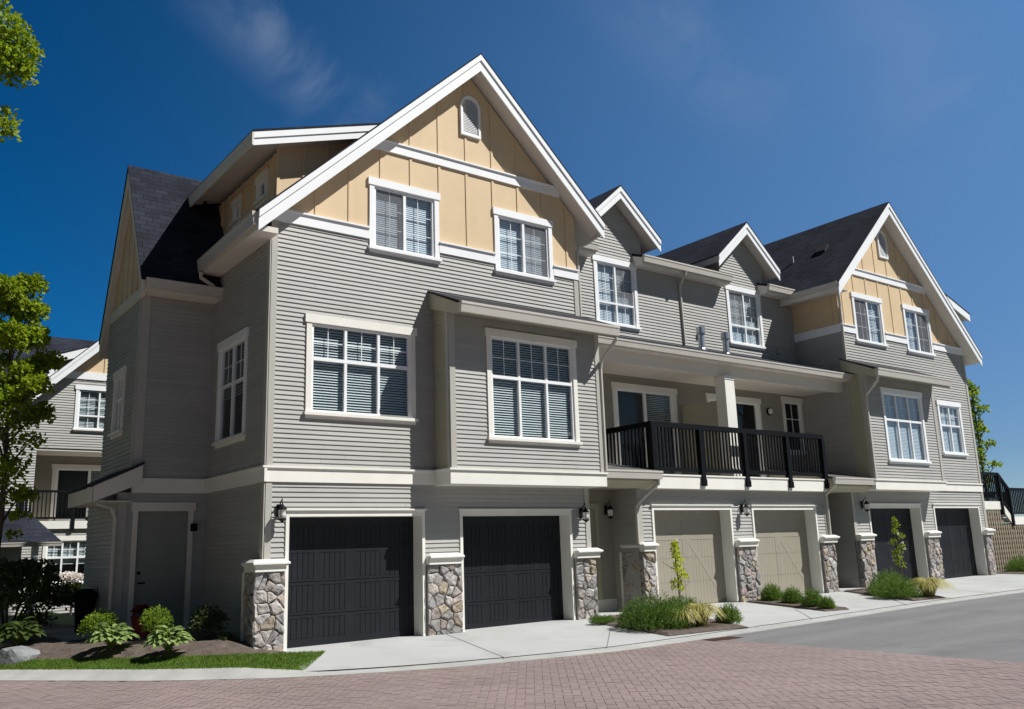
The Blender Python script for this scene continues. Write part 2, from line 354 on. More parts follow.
def siding(mb, F, poly, holes=(), ex=0.082):
    z0 = min(p[1] for p in poly); z1 = max(p[1] for p in poly)
    zs = [z0]; z = math.floor(z0/ex)*ex+ex
    while z < z1-0.01: zs.append(z); z += ex
    zs.append(z1)
    for za, zb, a0, a1, b0, b1 in rows(poly, holes, zs):
        lo, hi = max(a0, b0), min(a1, b1); cuts = []
        x = lo + RS.uniform(.4, 3.6)
        while x < hi-.3: cuts.append(x); x += RS.uniform(2.4, 3.7)
        A = [a0]+[q for c in cuts for q in (c-.0015, c+.0015)]+[a1]; B = [b0]+A[1:-1]+[b1]; j = RS.uniform(-.0012, .0012)
        for k in range(0, len(A), 2):
            u0, u1, v0, v1 = A[k], A[k+1], B[k], B[k+1]
            mb.poly([F(u0, za+j, 0.021), F(u1, za+j, 0.021), F(v1, zb, 0.003), F(v0, zb, 0.003)])
            mb.poly([F(u0, za+j, 0.0), F(u1, za+j, 0.0), F(u1, za+j, 0.021), F(u0, za+j, 0.021)])
def panel(mb, F, poly, holes=(), off=0.0):
    zs = sorted({p[1] for p in poly} | {z for h in holes for z in h[2:4]})
    zmin = min(p[1] for p in poly); zmax = max(p[1] for p in poly)
    zs = [z for z in zs if zmin-1e-6 <= z <= zmax+1e-6]
    for za, zb, a0, a1, b0, b1 in rows(poly, holes, zs):
        mb.poly([F(a0, za, off), F(a1, za, off), F(b1, zb, off), F(b0, zb, off)])
def battens(mb, F, poly, holes, start, step, w=0.055, d=0.022):
    s = start; smax = max(p[0] for p in poly)
    while s < smax:
        zz = []
        for i in range(len(poly)):
            (a, za), (b, zb) = poly[i], poly[(i+1) % len(poly)]
            if (a-s)*(b-s) <= 0 and a != b: zz.append(za+(zb-za)*(s-a)/(b-a))
        if len(zz) > 1:
            lo, hi = min(zz), max(zz); segs = [(lo, hi)]
            for h in holes:
                if h[0] <= s <= h[1]:
                    segs = [q for u, v in segs for q in ((u, min(v, h[2])), (max(u, h[3]), v)) if q[1]-q[0] > 0.02]
            for u, v in segs: mb.fbox(F, s-w/2, s+w/2, u, v, 0.0, d)
        s += step

# ------------------------------------------------------------------ windows
def opening(w): return (w[0]+0.10, w[1]-0.10, w[2]+0.11, w[3]-0.15)
def window(parent, F, w, layout, blind='full', trim='white', name='window', sill='cream', tilt=0.85, glass='glass', screen=None):
    s0, s1, z0, z1 = w; a, b, c, d = opening(w)
    mb = MB()
    mb.fbox(F, s0-0.03, s1+0.03, z1-0.15, z1, 0.0, 0.055)
    mb.fbox(F, s0, a, z0+0.11, z1-0.15, 0.0, 0.04); mb.fbox(F, b, s1, z0+0.11, z1-0.15, 0.0, 0.04)
    root = obj(name, mb, trim, parent)
    mb = MB(); mb.fbox(F, s0-0.03, s1+0.03, z0+0.055, z0+0.11, 0.0, 0.085); mb.fbox(F, s0, s1, z0, z0+0.055, 0.0, 0.035)
    obj('window_sill', mb, sill, root)
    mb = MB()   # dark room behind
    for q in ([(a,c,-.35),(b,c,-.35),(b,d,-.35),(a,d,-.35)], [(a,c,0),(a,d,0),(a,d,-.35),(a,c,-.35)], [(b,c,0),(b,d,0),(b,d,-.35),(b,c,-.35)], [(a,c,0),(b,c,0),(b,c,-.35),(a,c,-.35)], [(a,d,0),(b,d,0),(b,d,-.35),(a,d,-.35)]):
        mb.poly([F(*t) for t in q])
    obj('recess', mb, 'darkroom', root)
    fr = MB(); t = 0.045; W = b-a; H = d-c
    def fb(x0, x1, y0, y1, o0=-0.05, o1=0.012): fr.fbox(F, a+x0, a+x1, c+y0, c+y1, o0, o1)
    fb(0, t, 0, H); fb(W-t, W, 0, H); fb(t, W-t, 0, t); fb(t, W-t, H-t, H)
    def grid(x0, x1, y0, y1, nx, ny, mw=0.012):
        for i in range(1, nx): x = x0+(x1-x0)*i/nx; fb(x-mw/2, x+mw/2, y0, y1, -0.030, -0.018)
        for j in range(1, ny): y = y0+(y1-y0)*j/ny; fb(x0, x1, y-mw/2, y+mw/2, -0.031, -0.017)
    def vbar(x, y0, y1, w_=0.05): fb(x-w_/2, x+w_/2, y0, y1)
    def hbar(y, x0=t, x1=None, w_=0.05): fb(x0, W-t if x1 is None else x1, y-w_/2, y+w_/2, -0.049, 0.014)
    if layout == 'six':
        hy = H*0.60; hbar(hy, w_=0.06)
        for i in (1, 2): vbar(W*i/3, t, H-t)
        for i in range(3): grid(W*i/3+0.03, W*(i+1)/3-0.03, hy+0.03, H-t, 2, 2)
    elif layout == 'slider':
        vbar(W/2, t, H-t, 0.06); grid(t, W/2, t, H-t, 2, 3); grid(W/2, W-t, t, H-t, 2, 3)
    elif layout == 'dormer':
        hy = H*0.34; hbar(hy); vbar(W/2, t, H-t)
        for i in range(2): grid(W*i/2+0.03, W*(i+1)/2-0.03, hy+0.03, H-t, 2, 3); grid(W*i/2+0.03, W*(i+1)/2-0.03, t, hy-0.03, 2, 1)
    elif layout == 'two':
        hy = H*0.58; hbar(hy); vbar(W/2, t, H-t)
        for i in range(2): grid(W*i/2+0.03, W*(i+1)/2-0.03, hy+0.03, H-t, 2, 2)
    elif layout == 'grid': grid(t, W-t, t, H-t, 2, 3, 0.025)
    elif layout == 'door':
        vbar(W/2, t, H-t, 0.08); fb(t, t+0.05, t, H-t); fb(W-t-0.05, W-t, t, H-t); fb(t, W-t, t, t+0.09)
    obj('window_frame', fr, 'vinyl', root)
    g = MB(); g.poly([F(a+t, c+t, -0.024), F(b-t, c+t, -0.024), F(b-t, d-t, -0.024), F(a+t, d-t, -0.024)])
    obj('pane', g, glass, root)
    if blind:
        bl = MB(); lo = {'full': 0.0, 'half': 0.45, 'right': 0.0, 'left': 0.0, 'shut': 0.0}[blind]
        if blind == 'shut': tilt = 1.28
        x0, x1 = (a+W*0.5, b) if blind == 'right' else (a, a+W*0.5) if blind == 'left' else (a, b)
        z = c+H*lo+random.uniform(0, .02); p = 0.042 if blind == 'shut' else 0.048; hw_ = 0.0215 if blind == 'shut' else 0.0235; cs, sn = math.cos(tilt)*hw_, math.sin(tilt)*hw_
        while z < d:
            sg = random.uniform(-0.002, 0.002)
            bl.poly([F(x0, z-sn+sg, -0.085+cs), F(x1, z-sn+sg, -0.085+cs), F(x1, z+sn, -0.085-cs), F(x0, z+sn, -0.085-cs)]); z += p
        obj('blind', bl, 'blind', root)
    if screen:
        sc = MB(); q0, q1 = (a+t, a+W/2) if screen == 'left' else (a+W/2, b-t); q2 = c+H*.34 if layout == 'dormer' else c
        sc.poly([F(q0, q2+t, -.012), F(q1, q2+t, -.012), F(q1, d-t, -.012), F(q0, d-t, -.012)]); obj('insect_screen', sc, 'screen', root)
    return root

# ------------------------------------------------------------------ stone facing
ROUGH = bpy.data.textures.new('stone_rough', 'CLOUDS'); ROUGH.noise_scale = 0.085; ROUGH.noise_depth = 3
def clip(poly, n, d):
    out = []
    for i in range(len(poly)):
        p, q = poly[i], poly[(i+1) % len(poly)]; a = p[0]*n[0]+p[1]*n[1]-d; b = q[0]*n[0]+q[1]*n[1]-d
        if a <= 0: out.append(p)
        if a*b < 0: t = a/(a-b); out.append((p[0]+(q[0]-p[0])*t, p[1]+(q[1]-p[1])*t))
    return out
TINTS = [(0.33,0.30,0.275),(0.38,0.355,0.33),(0.27,0.255,0.245),(0.33,0.275,0.25),(0.40,0.375,0.35),(0.25,0.235,0.23),(0.36,0.31,0.275),(0.33,0.32,0.315),(0.31,0.30,0.295),(0.30,0.26,0.24),(0.36,0.34,0.325),(0.29,0.28,0.275),(0.37,0.315,0.24)]
def stones(mb, F, s0, s1, z0, z1, off, rnd):
    w, h = s1-s0, z1-z0; nx = max(1, round(w/0.19)); nz = max(2, round(h/0.16)); pts = []
    for j in range(nz):
        for i in range(nx):
            pts.append((s0+w*(i+0.5+(0.25 if j % 2 else -0.25)*(nx > 1)+rnd.uniform(-.47, .47))/nx, z0+h*(j+0.5+rnd.uniform(-.5, .5))/nz))
    for p in pts:
        poly = [(s0, z0), (s1, z0), (s1, z1), (s0, z1)]
        for q in pts:
            if q is p: continue
            n = (q[0]-p[0], q[1]-p[1]); l = math.hypot(*n)
            if l > 0.7: continue
            poly = clip(poly, n, (n[0]*(p[0]+q[0])+n[1]*(p[1]+q[1]))/2 - 0.0035*l)
            if len(poly) < 3: break
        if len(poly) < 3: continue
        cx = sum(a for a, _ in poly)/len(poly); cz = sum(b for _, b in poly)/len(poly)
        dep = rnd.uniform(0.022, 0.055); c = rnd.choice(TINTS); k = rnd.uniform(0.8, 1.15); mb.col = tuple(x*k for x in c)
        ring0 = [F(a, b, off) for a, b in poly]
        ring1 = [F(cx+(a-cx)*0.93, cz+(b-cz)*0.93, off+dep*rnd.uniform(.7, .95)) for a, b in poly]
        ring2 = [F(cx+(a-cx)*0.70, cz+(b-cz)*0.62, off+dep*rnd.uniform(.85, 1.45)) for a, b in poly]
        m = len(poly)
        for A, B in ((ring0, ring1), (ring1, ring2)):
            for i in range(m): mb.poly([A[i], A[(i+1) % m], B[(i+1) % m], B[i]])
        mb.poly(ring2)
    mb.col = (1, 1, 1)
def pier(parent, x0, x1, y, zb, seed, side=None, cap_over=(0.07, 0.07), top=1.25, trim_end=True):
    """stone clad pier: front at y, optional left face running back to side"""
    rnd = random.Random(seed)
    yb = side if side else y+0.12
    core = MB(); core.box(x0, x1, y, yb, zb-0.15, zb+top)
    root = obj('stone_pier', core, 'mortar', parent)
    st = MB(); stones(st, FY(y), x0-0.03 if side else x0, x1, zb-0.06, zb+top, 0.0, rnd)
    if side: stones(st, FX(x0), y-0.03, side, zb-0.06, zb+top, 0.0, rnd)
    so = obj('stone_facing', st, 'stone', root)
    md = so.modifiers.new('weld', 'WELD'); md.merge_threshold = 0.0004
    md = so.modifiers.new('facets', 'SUBSURF'); md.subdivision_type = 'SIMPLE'; md.levels = 2; md.render_levels = 2
    md = so.modifiers.new('rough', 'DISPLACE'); md.texture = ROUGH; md.strength = 0.035; md.mid_level = 0.5; md.texture_coords = 'LOCAL'
    cp = MB(); l, r = cap_over
    for dz0, dz1, e in ((0, 0.09, 0.035), (0.09, 0.115, 0.06), (0.115, 0.15, 0.085)):
        cp.box(x0-(l+e-0.07 if l else 0), x1+(r+e-0.07 if r else 0), y-0.05-e, yb+(0.01 if side else 0), zb+top+dz0, zb+top+dz1)
    # sloped wash
    a, b, c, d = x0-(l+0.015 if l else 0), x1+(r+0.015 if r else 0), y-0.135, yb
    cp.hexa([(a,c,zb+top+.15),(b,c,zb+top+.15),(b,d,zb+top+.15),(a,d,zb+top+.15),(a+.06,c+.12,zb+top+.20),(b-.06,c+.12,zb+top+.20),(b-.06,d,zb+top+.20),(a+.06,d,zb+top+.20)])
    obj('pier_cap', cp, 'cream', root, bevel=0.006)
    if side and trim_end:
        t = MB(); t.box(x0-0.05, x0+0.02, side, side+0.07, zb-0.1, zb+top); obj('corner_board', t, 'cream', root)

# ------------------------------------------------------------------ garage doors
def garage(parent, x0, x1, y, zb, style, top=2.13):
    """x0..x1 outer casing"""
    a, b = x0+0.06, x1-0.06; zt = zb+top; yd = y+0.30
    mb = MB()
    mb.box(x0, a, y-0.035, y+0.002, zb, zt); mb.box(b, x1, y-0.035, y+0.002, zb, zt)
    mb.box(x0, x1, y-0.035, y+0.002, zt, zt+0.10); mb.box(x0-0.03, x1+0.03, y-0.07, y+0.002, zt+0.10, zt+0.125)
    mb.box(a-0.03, a, y+0.002, yd+0.05, zb-.03, zt+.03); mb.box(b, b+0.03, y+0.002, yd+0.05, zb-.03, zt+.03); mb.box(a, b, y+0.002, yd+0.05, zt, zt+0.03)
    root = obj('garage_doorway', mb, 'cream', parent)
    d = MB(); W = b-a; zb2 = zb-0.02
    F = FY(yd)
    d.fbox(F, a, b, zb2, zt, -0.06, 0.0)
    if style == 'charcoal':
        n = 4; H = (zt-zb2)/n
        for j in range(n):
            z0 = zb2+H*j+0.006; z1 = zb2+H*(j+1)-0.006
            lo = z0+(0.15 if j == 0 else 0.04); hi = z1-(0.05 if j < n-1 else 0.14)
            d.fbox(F, a, b, z0, lo, 0, 0.014); d.fbox(F, a, b, hi, z1, 0, 0.014)
            for q in range(4):
                p0 = a+W*q/4+(0.10 if q in (0, 2) else 0.05); p1 = a+W*(q+1)/4-(0.10 if q in (1, 3) else 0.05)
                d.fbox(F, a+W*q/4, p0, lo, hi, 0, 0.014); d.fbox(F, p1, a+W*(q+1)/4, lo, hi, 0, 0.014)
                k = 5; pw = (p1-p0)/k
                for i in range(k): d.fbox(F, p0+pw*i+0.005, p0+pw*(i+1)-0.005, lo+.004, hi-.004, 0, 0.008)
        obj('garage_door', d, 'charcoal', root)
    else:
        n = 4; H = (zt-zb2)/n
        for j in range(n):
            z0 = zb2+H*j+0.004; z1 = zb2+H*(j+1)-0.004; k = 24; pw = W/k
            for i in range(k): d.fbox(F, a+pw*i+0.002, a+pw*(i+1)-0.002, z0, z1, 0, 0.0035)
            for q in (0, 0.5-0.035, 0.5+0.005, 1-0.04): d.fbox(F, a+W*q, a+W*(q+0.03)+0.03, z0, z1, 0, 0.0075)
        for zc in (zb2+0.07, zt-0.16, zt-0.62): d.fbox(F, a, b, zc-0.05, zc+0.05, 0.0, 0.0085)
        d.bar(F(a+W*0.54, zt-0.66, 0.004), F(b-0.10, zb2+0.14, 0.004), 0.006, 0.11, up=(1, 0, 0.9))
        obj('garage_door', d, 'tan_door', root)
    return root

# ------------------------------------------------------------------ roofs
def gable_roof(parent, xa, za, xl, xr, slope, y0, y1, name='roof', thick=0.26, rake=True, board=0.37, gl=None, gr=None, step=0.0, shing='shingle'):
    """apex (xa,za); left end xl, right end xr; ridge along y"""
    zl = za-slope*(xa-xl); zr = za-slope*(xr-xa)
    mb = MB(); e = 0.035
    for (p, q) in (((xl-.02, zl-.02*slope), (xa, za)), ((xa, za), (xr+.02, zr-.02*slope))):
        mb.cur = 0
        mb.prism([(p[0], y0-0.06, p[1]), (q[0], y0-0.06, q[1]), (q[0], y0-0.06, q[1]+e), (p[0], y0-0.06, p[1]+e)], (0, y1-y0+0.06, 0))
    root = obj(name, mb, [shing], parent)
    mb = MB()
    mb.prism([(xl, y0+0.002, zl-0.003), (xa, y0+0.002, za-0.003), (xa, y0+0.002, za-thick), (xl, y0+0.002, zl-thick)], (0, y1-y0-.01, 0))
    mb.prism([(xa+.001, y0+0.002, za-0.003), (xr, y0+0.002, zr-0.003), (xr, y0+0.002, zr-thick), (xa+.001, y0+0.002, za-thick)], (0, y1-y0-.01, 0))
    obj('soffit', mb, 'soffit', root)
    if rake:
        for (x, z) in ((xl, zl), (xr, zr)):
            mb = MB()
            mb.prism([(x, y0-0.03, z-0.13), (xa, y0-0.03, za-0.13), (xa, y0-0.03, za-board), (x, y0-0.03, z-board)], (0, 0.03, 0))
            mb.prism([(x, y0-0.055, z-0.004), (xa, y0-0.055, za-0.004), (xa, y0-0.055, za-0.135), (x, y0-0.055, z-0.135)], (0, 0.055, 0))
            obj('rake_board', mb, 'white', root)
    return root
def gutter(parent, p0, p1, out, h=0.13, w=0.12, m='gutter', name='gutter'):
    """K-style gutter from p0 to p1 (top back edge), out = outward unit vector"""
    p0 = Vector(p0); p1 = Vector(p1); out = Vector(out); Z = Vector((0, 0, 1)); mb = MB()
    prof = [(0, 0), (w, 0), (w, -h*0.22), (w*0.88, -h*0.35), (w*0.72, -h), (0, -h)]
    mb.prism([p0+out*a+Z*b for a, b in prof], p1-p0)
    return obj(name, mb, m, parent)
def pipe(parent, pts, r=0.035, m='gutter'):
    mb = MB(); mb.tube(pts, r, 8); return obj('downspout', mb, m, parent)

# ================================================================== the townhouse row
H = thing('townhouse', 'grey-sided townhouse row with white gable trim, beige gable panels and six garage doors', 'townhouse', (0, 0, 0))
XE = 24.38
def m_id(x): return x
def m_mir(x): return XE-x
def rng(m, a, b): return tuple(sorted((m(a), m(b))))

def block(m, y, dz, wins, gs, lx):
    F = FY(y); X0, X1 = rng(m, 0, 7.07); ap = m(4.3)
    gz = dz*1.0
    g1, g2 = gs
    zg = 0.0 if dz == 0 else 0.155
    gh = [(g[0]+.06, g[1]-.06, -1, zg+2.13) for g in (g1, g2)]
    wh = [opening(w) for w, _ in wins]
    # street wall, grey siding
    mb = MB()
    siding(mb, F, [(lx, zg-.1), (X1, zg-.1), (X1, 2.7+dz), (lx, 2.7+dz)], gh)
    o = obj('street_wall', mb, 'siding', H)
    mb = MB(); siding(mb, F, [(X0, 2.9+dz), (X1, 2.9+dz), (X1, 7.30+dz), (X0, 7.30+dz)], wh)
    obj('street_wall', mb, 'siding', H)
    # beige gable
    zu = 11.36+dz; gp = [(m(0), 7.28+dz), (m(0), zu-.947*4.3), (ap, zu), (m(7.07), zu-.947*2.77), (m(7.07), 7.28+dz)]
    gb = MB(); panel(gb, F, gp, wh, 0.006)
    st = ap-0.15-0.665*6 if m is m_id else ap+0.15-0.665*6
    battens(gb, F, gp, [(w[0]-.02, w[1]+.02, w[2], w[3]) for w, _ in wins], st, 0.665)
    g = obj('gable_panel', gb, 'beige', H)
    # frieze between windows + mid band
    cuts = sorted((w[0], w[1]) for w, _ in wins if w[3] > 7.4); s = X0-0.02
    for a, b in cuts + [(X1+0.02, 0)]:
        fr = MB(); fr.fbox(F, s, a, 7.27+dz, 7.47+dz, 0, 0.045); fr.fbox(F, s, a, 7.47+dz, 7.50+dz, 0, 0.075); s = b
        obj('frieze_board', fr, 'white', g)
    fr = MB(); hw = (zu-9.14-dz)/.947; fr.fbox(F, ap-hw, ap+hw, 9.14+dz, 9.33+dz, 0, 0.045)
    fr.fbox(F, ap-hw+.15, ap+hw-.15, 9.33+dz, 9.36+dz, 0, 0.075)
    obj('frieze_board', fr, 'white', g)
    # arched vent
    vb = MB(); vc = m(4.27); vw = 0.25; z0, z1 = 9.97+dz, 10.62+dz
    arc = [(vc+vw*math.cos(t), z1+vw*math.sin(t)*1.1) for t in [math.pi*k/12 for k in range(13)]]
    inn = [(vc+(vw-.055)*math.cos(t), z1+(vw-.055)*math.sin(t)*1.1) for t in [math.pi*k/12 for k in range(13)]]
    out_l = [(vc+vw, z0)]+arc+[(vc-vw, z0)]; in_l = [(vc+vw-.055, z0+.06)]+inn+[(vc-vw+.055, z0+.06)]
    for k in range(len(out_l)):
        k2 = (k+1) % len(out_l)
        q = [out_l[k], out_l[k2], in_l[k2], in_l[k]]
        vb.hexa([F(a, b, 0.0) for a, b in q]+[F(a, b, 0.06) for a, b in q])
    v = obj('gable_vent', vb, 'white', g)
    lv = MB(); lv.poly([F(a, b, 0.012) for a, b in in_l]); lv.cur = 1
    z = z0+.08
    while z < z1+.2:
        hw2 = vw-.06 if z < z1 else (vw-.06)*math.sqrt(max(0, 1-((z-z1)/(vw*1.1))**2))
        if hw2 > .03: lv.poly([F(vc-hw2, z-.016, .045), F(vc+hw2, z-.016, .045), F(vc+hw2, z+.022, .024), F(vc-hw2, z+.022, .024)])
        z += 0.036
    obj('louvre', lv, ['darkroom', 'white'], v)
    # belly band
    bb = MB(); bb.fbox(F, X0-.04, X1, 2.70+dz, 2.93+dz, 0, .045); bb.fbox(F, X0-.07, X1, 2.93+dz, 2.965+dz, 0, .075)
    obj('belly_band', bb, 'cream', H)
    # corner boards
    for xo in (X0, X1):
        sgn = 1 if xo == X0 else -1
        each('corner_board', 'corner', H, [(xq-.012*sgn, xq+.11*sgn, za, zb, 0, .03) for xq, za, zb in ((lx if xo == X0 else xo, zg+1.4, 2.70+dz), (xo, 2.965+dz, 7.27+dz))], F)
    # roof
    r = gable_roof(H, ap, 11.69+dz, min(m(-.4), m(7.59)), max(m(-.4), m(7.59)), .947, y-.4, 9.4)
    for w, lay in wins: window(H, F, w, *lay)
    for g in (g1, g2): garage(H, g[0], g[1], y, zg, 'charcoal')
    return r
winsL = [((1.90, 3.45, 7.02, 8.52), ('slider', 'shut', 'white', 'window', 'white', .85, 'glass_up', 'left')), ((4.82, 6.38, 7.05, 8.52), ('slider', 'shut', 'white', 'window', 'white', .85, 'glass_up', 'right')), ((0.67, 2.87, 3.80, 5.65), ('six', 'full', 'cream'))]
roofL = block(m_id, 0.0, 0.0, winsL, ((.36, 3.04), (3.81, 6.57)), 0.0)
winsR = [((18.05, 19.64, 7.09, 8.67), ('slider', 'right', 'white', 'window', 'white', 1.2, 'glass_up', 'left')), ((20.87, 22.44, 7.08, 8.69), ('slider', 'left', 'white', 'window', 'white', 1.2, 'glass_up', 'right')), ((22.20, 23.66, 3.90, 5.69), ('two', 'shut', 'white', 'window', 'white', .85, 'glass_up'))]
roofR = block(m_mir, 0.1, 0.1, winsR, ((17.64, 20.42), (21.15, 23.98)), 16.88)

# --- bays with shed roofs
def bay(x0, x1, y, yf, dz, w, sl=-.1, sr=.12, lay=('six', 'full', 'cream')):
    F = FY(yf); ww = (w[0], w[1], w[2], w[3])
    mb = MB(); siding(mb, F, [(x0, 2.93+dz), (x1, 2.93+dz), (x1, 5.98+dz), (x0, 5.98+dz)], [opening(ww)])
    mb.box(x1-.02, x1-.002, yf+.02, y, 2.7+dz, 5.98+dz)
    mb.box(x0, x1, yf, y, 2.69+dz, 2.71+dz)
    root = obj('bay', mb, 'siding', H)
    mb = MB(); siding(mb, FX(x0), [(yf, 2.93+dz), (y, 2.93+dz), (y, 6.2+dz), (yf, 6.0+dz)])
    obj('bay_side', mb, 'taupe', root)
    each('corner_board', 'corner', root, [(x0-.012, x0+.11, 2.965+dz, 5.98+dz, 0, .03), (x1-.11, x1+.012, 2.965+dz, 5.98+dz, 0, .03)], F)
    each('corner_board', 'corner', root, [(x0-.03, x0, yf-.002, yf+.1, 2.965+dz, 5.98+dz)])
    bb = MB(); bb.box(x0-.045, x1+.03, yf-.045, y, 2.68+dz, 2.93+dz); bb.box(x0-.075, x1+.05, yf-.075, y, 2.93+dz, 2.965+dz)
    obj('belly_band', bb, 'cream', root)
    window(root, F, ww, *lay)
    # roof: from wall z 6.42 to gutter 6.0 at yg
    yg = y-1.05; zw, ze = 6.42+dz, 5.98+dz; a, b = x0+sl, x1+sr
    rf = MB(); rf.prism([(a-.03, yg-.05, ze-.02), (a-.03, y, zw), (a-.03, y, zw+.035), (a-.03, yg-.05, ze+.015)], (b-a+.06, 0, 0))
    rr = obj('bay_roof', rf, 'shingle_edge', root)
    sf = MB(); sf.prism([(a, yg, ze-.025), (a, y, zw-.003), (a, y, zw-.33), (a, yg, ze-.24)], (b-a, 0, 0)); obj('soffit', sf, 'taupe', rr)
    gutter(rr, (a+.0, yg, ze), (b, yg, ze), (0, -1, 0), h=.20, w=.11)
    return rr
bayL = bay(3.30, 7.07, 0.0, -.55, 0.0, (4.14, 6.42, 3.46, 5.70))
bayR = bay(17.35, 21.08, 0.1, -.40, 0.08, (18.16, 20.34, 3.50, 5.70), sl=-.25, sr=.05, lay=('six', 'shut', 'white', 'window', 'white', .85, 'glass_up'))

# --- left side wall of the near block (in shade)
F0 = FX(0.0)
sw = (0.95, 2.44, 3.50, 5.53)
mb = MB(); siding(mb, F0, [(0, -.1), (2.88, -.1), (2.88, 2.7), (0, 2.7)])
mb2 = MB(); siding(mb2, F0, [(0, 2.9), (2.88, 2.9), (2.88, 7.2), (0, 7.2)], [opening(sw)])
obj('side_wall', mb, 'siding', H); sw_o = obj('side_wall', mb2, 'siding', H)
window(H, F0, sw, 'two', 'half')
bb = MB(); bb.fbox(F0, -.07, 2.90, 2.70, 2.93, 0, .045); bb.fbox(F0, -.07, 2.90, 2.93, 2.965, 0, .075); obj('belly_band', bb, 'cream', H)
each('corner_board', 'corner', H, [(-.03, .11, 1.4, 2.7, 0, .03), (-.03, .11, 2.965, 6.9, 0, .03)], F0)
bx = MB(); bx.fbox(F0, .75, 2.88, -.1, .28, 0, .03); obj('base_board', bx, 'plain', H)
# main eave gutter
gutter(roofL, (-.40, -.38, 7.22), (-.40, 2.5, 7.15), (-1, 0, 0), h=.24, w=.10)
fa = MB(); fa.box(-.40, -.024, -.36, 2.55, 6.90, 7.0); obj('fascia', fa, 'soffit', roofL)
pipe(roofL, [(-.45, 2.38, 6.88), (-.45, 2.38, 6.78), (-.20, 2.42, 6.66), (-.12, 2.42, 6.58), (-.12, 2.42, 6.45)], .04)
# --- shed dormer on the left slope
F1 = FX(0.25)
dw = [(0.85, 1.38, 7.98, 8.62), (2.20, 2.68, 7.98, 8.58)]
mb = MB(); panel(mb, F1, [(.5, 7.4), (4.2, 7.4), (4.2, 8.8), (.5, 8.8)], [opening(w) for w in dw]); battens(mb, F1, [(.5, 7.4), (4.2, 7.4), (4.2, 8.8), (.5, 8.8)], [(w[0], w[1], w[2], w[3]) for w in dw], .56, .4)
sd = obj('shed_dormer', mb, 'beige', H)
mb = MB(); Fd = FY(.5); panel(mb, Fd, [(.25, 7.4), (2.3, 9.0), (2.3, 9.60), (.25, 8.92)]); battens(mb, Fd, [(.25, 7.4), (2.3, 9.0), (2.3, 9.60), (.25, 8.92)], [], .29, .5)
obj('dormer_front', mb, 'beige', sd)
for w in dw: window(sd, F1, w, 'plain', None, 'cream')
x0, z0, x1, z1 = -.34, 8.90, 2.35, 9.78
mb = MB(); mb.prism([(x0-.03, .06, z0-.01), (x1, .06, z1), (x1, .06, z1+.035), (x0-.03, .06, z0+.025)], (0, 4.2, 0)); dr = obj('dormer_roof', mb, 'shingle', sd)
mb = MB(); mb.prism([(x0, .125, z0-.004), (x1, .125, z1-.004), (x1, .125, z1-.2), (x0, .125, z0-.2)], (0, 4.1, 0)); obj('soffit', mb, 'soffit', dr)
mb = MB(); mb.prism([(x0, .09, z0-.12), (x1, .09, z1-.12), (x1, .09, z1-.26), (x0, .09, z0-.26)], (0, .035, 0)); mb.prism([(x0, .07, z0-.003), (x1, .07, z1-.003), (x1, .07, z1-.125), (x0, .07, z0-.125)], (0, .055, 0)); obj('rake_board', mb, 'white', dr)
mb = MB(); mb.box(x0-.035, x0-.002, .07, 4.22, z0-.26, z0); obj('fascia', mb, 'soffit', dr)
pipe(dr, [(-.2, 3.7, 8.72), (.05, 3.68, 8.62), (.12, 3.66, 8.4), (.12, 3.62, 8.0)], .035)
# mirrored shed dormer on the right block, only its rake end shows beyond the roof
mb = MB(); panel(mb, FY(.7), [(22.2, 9.2), (24.2, 7.6), (24.2, 8.95), (22.2, 9.65)]); sd2 = obj('shed_dormer', mb, 'beige', H)
xa, za, xb, zb = 25.25, 8.92, 22.2, 9.92
mb = MB(); mb.prism([(xa+.03, .06, za-.01), (xb, .06, zb), (xb, .06, zb+.035), (xa+.03, .06, za+.025)], (0, 3.75, 0)); dr2 = obj('dormer_roof', mb, 'shingle', sd2)
mb = MB(); mb.prism([(xa, .125, za-.004), (xb, .125, zb-.004), (xb, .125, zb-.2), (xa, .125, za-.2)], (0, 3.65, 0)); obj('soffit', mb, 'soffit', dr2)
mb = MB(); mb.prism([(xa, .07, za-.003), (xb, .07, zb-.003), (xb, .07, zb-.26), (xa, .07, za-.26)], (0, .055, 0)); obj('rake_board', mb, 'white', dr2)
mb = MB(); siding(mb, FX(XE), [(0.1, -.1), (9, -.1), (9, 7.3), (0.1, 7.3)]); obj('side_wall', mb, 'siding', H)

# --- rear wing on the left
FW = FY(2.88); xw = -1.37
door_o = (-1.24, -.34, -.2, 2.37)
mb = MB(); siding(mb, FW, [(-1.58, -.1), (0, -.1), (0, 2.7), (-1.58, 2.7)], [door_o]); obj('wing_wall', mb, 'siding', H)
mb = MB(); siding(mb, FW, [(xw, 2.9), (0, 2.9), (0, 6.6), (xw, 6.6)]); wing = obj('wing_wall', mb, 'siding', H)
FS = FX(xw); sw2 = (3.72, 4.55, 3.85, 5.2)
mb = MB(); siding(mb, FS, [(2.88, 2.7), (5.3, 2.7), (5.3, 6.4), (2.88, 6.4)], [opening(sw2)]); obj('wing_wall', mb, 'siding', H)
ga = [(2.6, 6.4), (4.0, 9.1), (5.4, 6.4)]
mb = MB(); panel(mb, FS, ga); battens(mb, FS, ga, [], 2.9, .4); gw = obj('gable_panel', mb, 'beige', H)
mb = MB(); mb.fbox(FS, 2.7, 5.45, 6.36, 6.56, 0, .05); obj('frieze_board', mb, 'soffit', gw)
window(H, FS, sw2, 'two', 'half', 'cream')
